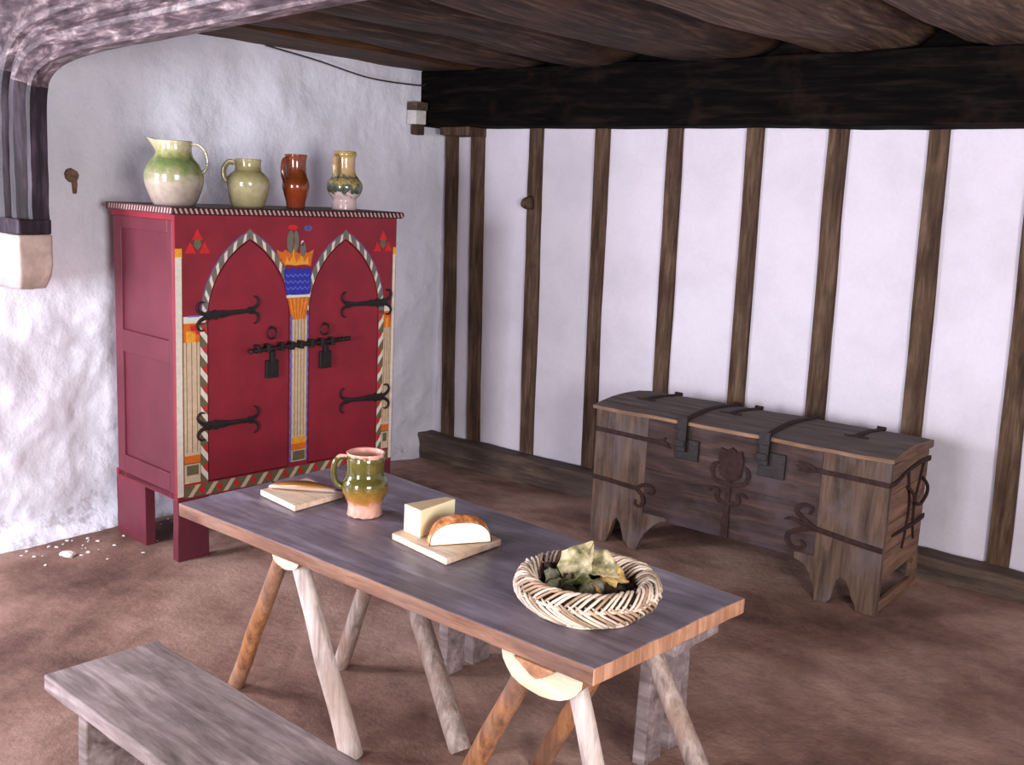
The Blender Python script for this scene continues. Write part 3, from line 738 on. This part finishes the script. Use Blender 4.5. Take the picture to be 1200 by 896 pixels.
for tp, ft, r0, r1, m_, w_ in (((.462, .06), (.048, .18), .024, .028, 'leg2', 1), ((.553, .06), (.669, .171), .026, .037, 'leg_pale', 2),
        ((.416, .53), (.18, .537), .026, .030, 'leg', 3), ((.437, .53), (.888, .428), .030, .036, 'leg', 4),
        ((1.438, .06), (1.08, .18), .026, .032, 'leg2', 5), ((1.577, .06), (1.684, .17), .024, .030, 'leg_pale', 6),
        ((1.426, .53), (1.113, .54), .026, .030, 'leg2', 7), ((1.427, .53), (1.891, .43), .026, .032, 'leg', 8)):
    leg(tp, ft, r0, r1, M[m_], w_)

# ---------------------------------------------------------------- benches
def bench(label, loc, rz, L, Wd, H, leg_x, group='plain plank benches'):
    t = thing('bench', label, 'bench', loc, rz, group)
    mb = MB(); mb.rough((0, 0, H-.042), (L, Wd, H), (int(L*26), 8, 2), .004, 6, (0, 0, 0), seed=L*3)
    mb.build('seat', M['bench'], t, .005)
    for x in leg_x:
        mb = MB()
        w0 = .02; w1 = Wd-.02
        pr = [(w0-.01, -.006), (w0+.085, -.006), (Wd/2-.02, .15), (Wd/2, .17), (Wd/2+.02, .15), (w1-.085, -.006), (w1+.01, -.006), (w1, H-.043), (w0, H-.043)]
        mb.prism(pr, x-.022, x+.022, 'x'); mb.build('leg', M['bench'], t, .004)
    return t
bench('grey weathered plank bench in the foreground with its near end cut off by the frame', (2.183, -3.868, 0), -.060, 1.55, .322, .43, (.17, 1.38))
bench('grey plank bench mostly hidden behind the trestle table, with notched board legs', (*tw(.36, .745, 0)[:2], 0), TR, 1.075, .26, .43, (.12, .97))

# ---------------------------------------------------------------- iron-bound chest
chest = thing('iron_bound_chest', 'old dark oak chest with iron straps and shaped feet against the timber-framed wall', 'chest', (1.832, -.809, 0), .0178)
XL, DP = 1.472, .535
mb = MB()
def stile(pts, name):
    mb = MB(); mb.prism(pts, 0, .032, 'y'); return mb.build(name, M['chest_v'], chest, .003)
stile([(0, -.004), (.095, -.004), (.12, .06), (.135, .115), (.153, .137), (.175, .11), (.20, .03), (.218, .02), (.232, -.004), (.275, -.004), (.29, .04), (.315, .09), (.36, .14), (.40, .17), (.435, .180), (.435, .196), (.30, .196), (.30, .675), (0, .675)], 'front_stile')
stile([(XL, -.006), (1.385, -.006), (1.378, .02), (1.36, .05), (1.345, .09), (1.325, .122), (1.305, .130), (1.285, .105), (1.275, .05), (1.268, .018), (1.25, -.002), (1.195, -.004), (1.19, .05), (1.165, .11), (1.13, .15), (1.085, .165), (1.085, .196), (1.175, .196), (1.175, .675), (XL, .675)][::-1], 'front_stile')
mb = MB(); mb.rough((.301, .003, .176), (1.174, .032, .420), (30, 1, 8), .002, 5, seed=3); mb.build('front_board', M['chest'], chest)
mb = MB(); mb.rough((.301, .002, .421), (1.174, .032, .675), (30, 1, 8), .002, 5, seed=8); mb.build('front_board', M['chest'], chest)
mb = MB(); mb.box((.03, DP-.03, .17), (XL-.03, DP, .658)); mb.box((.03, .03, .17), (XL-.03, DP-.03, .195)); mb.build('back_and_bottom', M['chest'], chest)
for x0, x1 in ((0.002, .03), (XL-.03, XL-.002)):
    mb = MB()
    mb.prism([(.033, .150), (DP, .150), (DP, .66), (.033, .66)], x0, x1, 'x')
    for z in (.27, .40, .53): mb.box((x0-.0006 if x0 < .1 else x1, .04, z-.0015), (x0 if x0 < .1 else x1+.0006, DP-.01, z+.0015), 1)
    mb.build('end_board', [M['chest_end'], M['dark']], chest, .002)
    mb = MB(); mb.box((x0, DP-.055, -.006), (x1+.004 if x0 > .1 else x1, DP+.004, .150)); mb.build('back_foot', M['chest_end'], chest, .003)
    mb = MB(); mb.box((x0+.004, .030, .0), (x1-.004, DP-.055, .045)); mb.build('foot_rail', M['chest_end'], chest, .003)
# lid
def ztop(y): return .693+.022*math.sin(PI*min(max((y+.02)/.57, 0), 1))
mb = MB(); n = 14
ys = [-.018+(DP+.026)*j/n for j in range(n+1)]
prof = [(-.018, .676)] + [(y, ztop(y)) for y in ys] + [(DP+.008, .660)]
nx = 30
vs = []; m_ = len(prof)
for i in range(nx+1):
    x = -.012+(XL+.024)*i/nx
    for y, z in prof:
        w = .0025*noise.noise(Vector((x*6, y*6, z)))
        vs.append((x, y+w, z+w*1.5+(.003*noise.noise(Vector((x*3, y*20, 1))) if z > .68 else 0)))
mb.add(vs, [[i*m_+j, i*m_+j+1, (i+1)*m_+j+1, (i+1)*m_+j] for i in range(nx) for j in range(1, m_-1)], 0, False)
mb.add(vs, [[i*m_+0, i*m_+1, (i+1)*m_+1, (i+1)*m_+0] for i in range(nx)] , 1, False)
mb.add(vs, [[i*m_+m_-1, i*m_, (i+1)*m_, (i+1)*m_+m_-1] for i in range(nx)], 0, False)
mb.add(vs, [list(range(m_)), [nx*m_+j for j in range(m_)]], 2, False)
mb.build('lid', [M['chest_lid'], M['chest_edge'], M['chest_end']], chest)
# iron
FF = lambda u, v, h: (u, -.0005-h, v)
def strap(name, pieces, F=FF, th=.007, parent=None, mat='rust'):
    mb = MB()
    for pts, w in pieces:
        pp = [(p.x, p.y) for p in spline([Vector((a, b, 0)) for a, b in pts], 4)]
        if hasattr(w, '__len__'):
            ws = []
            for i in range(len(w)-1): ws += [w[i]+(w[i+1]-w[i])*k/4 for k in range(4)]
            ws.append(w[-1])
        else: ws = w
        mb.ribbon(pp, ws, F, th=th)
    return mb.build(name, M[mat], parent or chest)
strap('iron_strap', [([(0, .572), (.15, .570), (.30, .566), (.36, .565)], .011), ([(.34, .565), (.37, .572), (.40, .592)], [.009, .007, .004]), ([(.34, .565), (.38, .561), (.43, .548)], [.009, .008, .004]), ([(.36, .565), (.39, .566), (.42, .565)], [.014, .012, .003])])
strap('iron_strap', [([(0, .325), (.1, .322), (.2, .315), (.27, .312)], .011), ([(.26, .312), (.29, .335), (.33, .340), (.355, .320), (.34, .30), (.32, .305)], [.010, .009, .008, .007, .006, .004]), ([(.26, .31), (.29, .285), (.30, .25), (.28, .225), (.255, .235), (.26, .255)], [.010, .009, .008, .007, .006, .004])])
strap('iron_strap', [([(XL, .578), (1.35, .580), (1.2, .582), (1.13, .583)], .011), ([(1.15, .583), (1.11, .600), (1.07, .606)], [.010, .008, .003]), ([(1.15, .583), (1.11, .570), (1.07, .572)], [.010, .008, .003]), ([(1.12, .583), (1.09, .586), (1.06, .587)], [.014, .01, .003])])
strap('iron_strap', [([(XL, .290), (1.35, .300), (1.2, .318), (1.15, .325)], .012), ([(1.16, .325), (1.12, .350), (1.08, .385), (1.11, .42), (1.15, .41), (1.14, .38)], [.011, .010, .009, .008, .006, .004]), ([(1.16, .32), (1.12, .33), (1.06, .345), (1.03, .335)], [.010, .009, .007, .003]), ([(1.15, .32), (1.10, .30), (1.05, .27), (1.06, .225), (1.10, .215), (1.13, .235), (1.11, .255)], [.011, .010, .009, .009, .008, .006, .004])])
strap('centre_strap', [([(.745, .46), (.745, .36), (.744, .25), (.743, .178)], [.012, .010, .015, .018]),
                       ([(.66, .455), (.69, .44), (.745, .432), (.80, .44), (.835, .46)], [.006, .010, .012, .010, .006]),
                       ([(.745, .345), (.71, .345), (.69, .365), (.695, .395), (.665, .405), (.65, .385)], [.010, .010, .010, .008, .006, .004]),
                       ([(.745, .345), (.78, .345), (.80, .365), (.795, .39), (.82, .40), (.84, .385)], [.010, .010, .010, .008, .006, .004]),
                       ([(.668, .46), (.655, .49), (.668, .52), (.69, .53)], [.006, .010, .009, .004]),
                       ([(.828, .46), (.84, .49), (.828, .52), (.81, .53)], [.006, .010, .009, .004])])
mb = MB(); mb.prism([(.70, .475), (.75, .448), (.80, .475), (.812, .55), (.80, .60), (.775, .592), (.75, .612), (.725, .592), (.695, .602), (.688, .55)], -.010, .004, 'y')
mb.tube([(.75, -.012, .53), (.75, -.009, .53)], .011, 10)
mb.build('lock_plate', M['rust'], chest, .003)
for x, z0, z1, xs in ((.518, .508, .608, .497), (.948, .508, .622, .912)):
    mb = MB(); mb.box((x-.062, -.012, z0), (x+.062, .002, z1)); lk = mb.build('lock_plate', M['iron'], chest, .003)
    mb = MB(); mb.box((xs-.023, -.030, z1-.06), (xs+.023, -.012, .690)); mb.box((xs-.026, -.034, .655), (xs+.026, -.016, .712)); mb.box((xs-.030, -.038, z1-.035), (xs+.02, -.018, z1-.005))
    mb.build('hasp', M['iron'], lk, .003)
def FL(u, v, h): return (u, v, ztop(v)+.001+h)
for x, y0, y1 in ((.16, .20, .55), (.50, -.01, .55), (.62, .22, .55), (.915, -.01, .55), (1.24, .20, .55)):
    pts = [(x, y1-(y1-y0)*i/7) for i in range(8)]
    pcs = [(pts, [.016]*7+[.010])]
    if y0 > 0: pcs += [([(x, y0+.03), (x-.03, y0), (x-.055, y0+.01)], [.008, .007, .003]), ([(x, y0+.03), (x+.03, y0), (x+.055, y0+.01)], [.008, .007, .003])]
    o = strap('lid_strap', pcs, FL, .006)
    mb = MB(); mb.tube([(x-.02, .548, .702), (x+.02, .548, .702)], .010, 8); mb.build('hinge_knuckle', M['rust'], o)
FE = lambda u, v, h: (XL-.001+h, u, v)
strap('end_iron', [([(0.0, .578), (.10, .580), (.20, .60), (.40, .612), (.55, .605)], [.010, .010, .008, .010, .012]), ([(.10, .335), (.25, .33), (.40, .325), (.55, .33)], [.004, .009, .010, .012]),
                   ([(.24, .60), (.27, .52), (.30, .43), (.29, .33), (.26, .24)], [.012, .009, .008, .010, .004]), ([(.46, .61), (.42, .52), (.38, .43), (.39, .33), (.42, .25)], [.012, .009, .008, .010, .004])], FE, .008)
mb = MB(); mb.tube(spline([(XL, .24, .53), (XL+.03, .25, .50), (XL+.035, .27, .46), (XL+.035, .35, .435), (XL+.035, .43, .46), (XL+.03, .45, .50), (XL, .46, .53)], 4), .008, 7)
mb.build('carrying_handle', M['rust'], chest)

# ---------------------------------------------------------------- things on the table
# green mug
gm = glaze('green_mug_glaze', [(0, srgb(206, 152, 136)), (.19, srgb(206, 154, 136)), (.26, srgb(170, 116, 60)), (.38, srgb(132, 98, 38)), (.52, srgb(82, 76, 30)), (.66, srgb(76, 72, 30)), (.80, srgb(92, 82, 34)), (.93, srgb(84, 78, 34)), (.95, srgb(120, 100, 50)), (.965, srgb(214, 166, 150)), (1, srgb(220, 172, 156))], 0, .205, 9, .30, .1)
def frill(r, z, a):
    if z < .02: r = r*(1+.03*math.sin(a*13)*(1-z/.02)); z = z+(.003*(1+math.sin(a*13)) if z < .004 else 0)
    return r, z
x, y, z = tw(.487, .366)
mug = jug('green_mug', 'shiny olive green glazed mug with a bare pink foot standing on the table', (x, y, z+.002),
    [(.056, 0), (.055, .012), (.054, .035), (.060, .052), (.070, .075), (.0735, .095), (.071, .113), (.062, .130), (.059, .150), (.060, .180), (.058, .193), (.061, .205)], gm,
    [(-.057, -.01, .188), (-.078, -.014, .190), (-.094, -.018, .172), (-.098, -.018, .135), (-.088, -.016, .105), (-.068, -.010, .092)], .0078, mod=frill, group=None, cat='mug', depth=.9, rimmat=PLAIN('mug_inside', srgb(206, 150, 136), .4, .12, 20))
# boards
def slab(name, label, quad, z0, th, mat, cat, group):
    cx = sum(p[0] for p in quad)/4; cy = sum(p[1] for p in quad)/4
    wq = [tw(*p) for p in quad]; c = tw(cx, cy)
    mb = MB(); mb.prism([(p[0]-c[0], p[1]-c[1]) for p in wq], 0, th, 'z')
    o = mb.build(name, mat, None, .003); o.location = (c[0], c[1], z0)
    return tag(o, label, cat, group)
slab('serving_board', 'small pale square board under the fish at the far left of the table', [(.104, .243), (.322, .216), (.306, .432), (.088, .453)], TZ+.002, .020, M['board'], 'board', None)
slab('bread_board', 'pale square wooden board carrying the cheese wedge and the cut bread', [(.725, .263), (.988, .225), (.980, .468), (.698, .512)], TZ+.002, .020, M['board'], 'board', None)
BZ = TZ+.0225
# smoked fish on the first board
fm, nt, b_ = newmat('smoked_fish_skin'); _, o_ = coord(nt)
sp = nt.nodes.new('ShaderNodeSeparateXYZ'); nt.links.new(o_, sp.inputs[0])
mr = nt.nodes.new('ShaderNodeMapRange'); mr.inputs[1].default_value = 0; mr.inputs[2].default_value = .036; nt.links.new(sp.outputs[2], mr.inputs[0])
cc = ramp(nt, mr.outputs[0], [(.0, srgb(190, 180, 176)), (.42, srgb(176, 150, 130)), (.56, srgb(150, 98, 44)), (.75, srgb(112, 72, 34)), (1, srgb(56, 38, 28))])
nt.links.new(cc, b_.inputs['Base Color']); b_.inputs['Roughness'].default_value = .3
bump(nt, b_, noise_node(nt, o_, 120, 3, .5), .4, .002)
fish = thing('smoked_fish', 'long golden-brown smoked fish with a pale belly lying on the left board', 'fish', (*tw(.215, .345)[:2], BZ), TR+.62)
mb = MB(); n = 22; na = 14
for i in range(n+1):
    t_ = i/n; x = -.125+.235*t_; h = .017*(math.sin(PI*min(1, t_*.9+.06))**.7); w = h*1.35
    for k in range(na):
        a = 2*PI*k/na; mb.v.append((x, w*math.cos(a), .002+h+h*math.sin(a)*.95))
for i in range(n):
    for k in range(na):
        l = (k+1) % na; mb.f.append([i*na+k, i*na+l, (i+1)*na+l, (i+1)*na+k]); mb.m.append(0); mb.sm.append(True)
mb.f += [list(range(na))[::-1], [n*na+k for k in range(na)]]; mb.m += [0, 0]; mb.sm += [False, False]
mb.build('body', fm, fish)
mb = MB(); mb.prism([(.095, -.006), (.150, -.032), (.140, 0), (.155, .030), (.095, .006)], .008, .012, 'z'); mb.build('tail_fin', M['darkbrown'], fish, .001)
mb = MB(); mb.prism([(-.03, .018), (.01, .040), (.035, .036), (.03, .016)], .018, .021, 'z'); mb.build('back_fin', M['darkbrown'], fish, .001)
mb = MB(); mb.tube([(-.108, -.010, .026), (-.108, -.0145, .027)], .004, 8); mb.build('eye', M['dark'], fish)
# cheese wedge
cp = [(.735, .301), (.815, .290), (.799, .456), (.763, .452)]
c0 = tw(.775, .37)
mb = MB(); pts = [tw(*p) for p in cp]; mb.prism([(p[0]-c0[0], p[1]-c0[1]) for p in pts], 0, .085, 'z')
mb.m = [0, 1] + mb.m[2:]
o = mb.build('cheese_wedge', [M['cheese'], M['cheese_rind']], None, .003); o.location = (c0[0], c0[1], BZ)
tag(o, 'tall pale yellow cheese wedge standing behind the bread on the board', 'cheese')
# bread: half round loaf, cut face towards the viewer
crm, nt, b_ = newmat('bread_crust'); _, o_ = coord(nt)
f_ = noise_node(nt, o_, 22, 6, .65)
nt.links.new(ramp(nt, f_, [(.34, srgb(120, 60, 28)), (.48, srgb(176, 108, 58)), (.58, srgb(206, 158, 110)), (.7, srgb(222, 204, 186))]), b_.inputs['Base Color'])
b_.inputs['Roughness'].default_value = .7; bump(nt, b_, f_, .6, .01)
A_ = tw(.884, .262); B_ = tw(.980, .423)
cxm, cym = (A_[0]+B_[0])/2, (A_[1]+B_[1])/2; ang = math.atan2(B_[1]-A_[1], B_[0]-A_[0]); Lb = math.hypot(B_[0]-A_[0], B_[1]-A_[1])
bread = thing('bread_loaf', 'half round loaf with a white cut face and rough brown crust on the board', 'bread', (cxm, cym, BZ), ang)
mb = MB(); n = 10; na = 24; hw = Lb/2; hh = .064
for i in range(n+1):
    t_ = i/n; s_ = math.cos(max(0, t_-.25)/.75*PI/2*.95); y = .080*t_; rise = 1+.30*math.sin(min(1, t_/.35)*PI/2)
    for k in range(na+1):
        a = PI*k/na; sc = s_**.6
        r = 1+.05*noise.noise(Vector((k*.4, i*.4, 3)))+(.05*noise.noise(Vector((k*.9, i*1.2, 8))) if i else 0)
        mb.v.append((hw*sc*math.copysign(abs(math.cos(a))**.8, math.cos(a))*r, y, hh*sc*rise*(math.sin(a)**.85)*r))
for i in range(n):
    for k in range(na): mb.f.append([i*(na+1)+k, i*(na+1)+k+1, (i+1)*(na+1)+k+1, (i+1)*(na+1)+k]); mb.m.append(0); mb.sm.append(True)
    mb.f.append([i*(na+1), (i+1)*(na+1), (i+1)*(na+1)+na, i*(na+1)+na]); mb.m.append(0); mb.sm.append(False)
mb.f.append([n*(na+1)+k for k in range(na+1)]); mb.m.append(0); mb.sm.append(False)
mb.build('crust', crm, bread)
mb = MB(); vs = [(hw*.965*math.copysign(abs(math.cos(PI*k/na))**.8, math.cos(PI*k/na)), 0, .003+hh*.95*(math.sin(PI*k/na)**.85)) for k in range(na+1)]
mb.prism([(v[0], v[2]) for v in vs], -.003, .01, 'y'); mb.build('cut_face', M['crumb'], bread, .001)
# straw basket: two tiers of slanted twigs over a ring
bx_, by_, bz_ = tw(1.445, .268)
bas = thing('straw_basket', 'round pale straw basket plaited in a herringbone on the right end of the table', 'basket', (bx_, by_, bz_+.002), 0)
BR = .150
def bprof(s_):
    """0 = foot outside, 1 = over the rim to the inside"""
    pts = [(.128, .004), (.150, .022), (.166, .040), (.172, .056), (.170, .074), (.158, .090), (.142, .092), (.130, .080), (.120, .060)]
    u = s_*(len(pts)-1); i = min(int(u), len(pts)-2); f_ = u-i
    f_ = f_*f_*(3-2*f_)*.3+f_*.7
    return 1.06*(pts[i][0]+(pts[i+1][0]-pts[i][0])*f_), pts[i][1]+(pts[i+1][1]-pts[i][1])*f_
mb = MB()
for tier, (s0, s1, dth, cnt) in enumerate(((0.0, .50, -.58, 58), (.42, 1.0, .60, 62))):
    for k in range(cnt):
        th0 = 2*PI*k/cnt+R.uniform(-.02, .02); path = []; off = R.uniform(-.003, .004); ex = R.uniform(-.03, .05)
        for i in range(9):
            t_ = i/8; s_ = s0+(s1+(ex if tier else 0)-s0)*t_; s_ = min(max(s_, 0), 1)
            r, z = bprof(s_); rr = r+off+.003*math.sin(PI*t_); th = th0+dth*t_
            path.append((rr*math.cos(th), rr*math.sin(th)*1.0, z+(.006*math.sin(PI*t_) if tier else 0)))
        rad = R.uniform(.0034, .0046)
        mb.tube(path, [rad*.7]+[rad]*7+[rad*.6], 5, R.choice((0, 0, 1)))
for rr, z in ((.136, .005), (.180, .060), (.139, .012)):
    mb.tube([(rr*math.cos(a), rr*math.sin(a), z+.002*math.sin(a*7)) for a in [2*PI*k/48 for k in range(49)]], .0045, 6, 0, cap=False)
M['straw2'] = PLAIN('straw_twig_brown', srgb(160, 132, 108), .55, .45, 18, bs=.2)
mb.build('woven_wall', [M['straw'], M['straw2']], bas)
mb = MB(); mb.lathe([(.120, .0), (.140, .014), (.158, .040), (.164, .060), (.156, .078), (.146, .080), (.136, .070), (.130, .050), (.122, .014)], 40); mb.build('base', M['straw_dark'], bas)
# dry leaves in the basket
def LEAF(name, a, b_c, c_):
    m, nt, b = newmat(name); _, o = coord(nt)
    nt.links.new(ramp(nt, noise_node(nt, o, 28, 5, .6), [(.36, a), (.5, b_c), (.64, c_)]), b.inputs['Base Color'])
    b.inputs['Roughness'].default_value = .6; return m
LM = [LEAF('leaf_pale', srgb(66, 68, 36), srgb(134, 124, 88), srgb(188, 174, 138)), LEAF('leaf_green', srgb(30, 36, 18), srgb(66, 70, 32), srgb(110, 110, 62)), LEAF('leaf_yellow', srgb(150, 112, 60), srgb(196, 162, 96), srgb(214, 186, 124)),
      LEAF('leaf_brown', srgb(22, 16, 16), srgb(44, 32, 30), srgb(78, 60, 54)), LEAF('leaf_grey', srgb(58, 58, 46), srgb(104, 102, 84), srgb(140, 138, 118)), LEAF('leaf_dark', srgb(18, 20, 12), srgb(32, 36, 22), srgb(60, 62, 38))]
def leaf(size, seed):
    mb = MB(); n = 10; m = 6; rr = random.Random(seed)
    cu = rr.uniform(-1, 1)
    for i in range(n+1):
        t_ = i/n; w = size*.34*math.sin(PI*t_**.8)*(1+.22*math.sin(t_*23+seed)*(1-t_))+.001
        for j in range(m+1):
            v = j/m*2-1
            z = size*(.18*abs(v)*math.sin(PI*t_)+.16*noise.noise(Vector((t_*4, v*1.2, seed*2.1)))+.25*cu*(t_-.5)**2)
            mb.v.append((size*(t_-.5), v*w, z))
    for i in range(n):
        for j in range(m): mb.f.append([i*(m+1)+j, i*(m+1)+j+1, (i+1)*(m+1)+j+1, (i+1)*(m+1)+j]); mb.m.append(0); mb.sm.append(True)
    return mb
# (dx, dy, dz, size, yaw, pitch, roll, material, label) ; dx right of view, dy away from view
LV = [(-.022, .030, .112, .13, .5, -.95, .6, 0, 'large pale cream-green leaf standing tallest in the basket'),
      (.035, .032, .102, .11, -.4, .40, .7, 0, 'pale yellow-green leaf arching over the middle of the basket'),
      (.065, .015, .085, .085, -.3, .35, .3, 2, 'bright straw-yellow leaf hanging at the right of the basket'),
      (.045, -.020, .060, .09, -1.3, .5, .1, 2, 'narrow yellow leaf tip pointing down at the right of the basket'),
      (-.075, .010, .070, .10, 1.0, -.3, .4, 4, 'grey-green curled leaf at the left of the basket'),
      (-.070, -.030, .060, .09, .2, .1, .3, 4, 'small grey leaf low at the left of the basket'),
      (-.015, -.015, .070, .11, .3, .1, -.4, 1, 'dark green leaf in the middle of the basket'),
      (.020, -.045, .050, .12, .1, 0, .2, 4, 'grey-brown leaf lying low at the front of the basket'),
      (-.030, -.050, .050, .10, .9, .2, .1, 5, 'almost black green leaf low in the front of the basket'),
      (.085, -.010, .055, .11, .7, .1, .2, 3, 'dark brown leaf at the far right inside the basket'),
      (.065, -.045, .045, .11, -.2, 0, .1, 3, 'dark brown leaf lying low at the right front of the basket'),
      (-.080, .050, .075, .10, 1.4, -.2, .2, 3, 'dark brown leaf at the back left of the basket'),
      (.0, .070, .075, .12, .2, -.2, .4, 1, 'green leaf at the back of the basket'),
      (.055, .060, .075, .11, -.6, .1, .2, 5, 'dark green leaf at the back right of the basket'),
      (-.04, .0, .035, .15, .6, 0, 0, 5, 'dark leaf at the bottom left of the basket'),
      (.04, .0, .033, .15, 2.0, 0, 0, 3, 'dark brown leaf at the bottom right of the basket')]
for i, (dx, dy, dz, s_, a, p, r_, mi, lab) in enumerate(LV):
    lf = leaf(s_, i+3).build('dry_leaf', LM[mi], None, fixn=False)
    ca, sa = math.cos(YAW), math.sin(YAW)
    lf.location = (bx_+dx*ca-dy*sa, by_+dx*sa+dy*ca, bz_+dz); lf.rotation_euler = (r_, p, a+YAW)
    tag(lf, lab, 'leaf', 'dry leaves in the straw basket')
    so = lf.modifiers.new('thick', 'SOLIDIFY'); so.thickness = .0012

# ---------------------------------------------------------------- plaster crumbs at the foot of the left wall
rr = random.Random(3)
def crumb(s_, seed, flat=.35):
    mb = MB(); bm = bmesh.new(); bmesh.ops.create_icosphere(bm, subdivisions=2, radius=1)
    for v in bm.verts:
        k = 1+.5*noise.noise(v.co*1.6+Vector((seed*3, 0, 0)))
        mb.v.append((v.co.x*s_*k, v.co.y*s_*k*.7, max(v.co.z, -.6)*s_*flat*k+s_*flat*.6))
    for f in bm.faces: mb.f.append([v.index for v in f.verts]); mb.m.append(0); mb.sm.append(False)
    bm.free(); return mb
o = crumb(.042, 5, .3).build('plaster_flake', M['flake']); o.location = (.303, -2.784, -.002)
tag(o, 'largest flat pale flake lying on the floor left of the red cupboard', 'plaster flake', 'fallen plaster flakes')
protos = [crumb(.011, i) for i in range(5)]; protos = [p.build('plaster_flake', M['flake']) for p in protos]
cnt = 0
for i in range(46):
    src = protos[i % 5]; o = src if i < 5 else src.copy()
    if i >= 5: COL.objects.link(o)
    yy = rr.uniform(-2.95, -2.05); xx = .11+abs(rr.gauss(0, .12))
    if i % 6 == 0: xx += .12
    k = rr.uniform(.3, 1.1)
    o.location = (xx, yy, floor_z(xx, yy)-.003); o.scale = (k, k, k); o.rotation_euler = (0, 0, rr.uniform(0, 6))
    tag(o, 'small white plaster crumb scattered on the floor at the foot of the left wall', 'plaster flake', 'fallen plaster flakes')
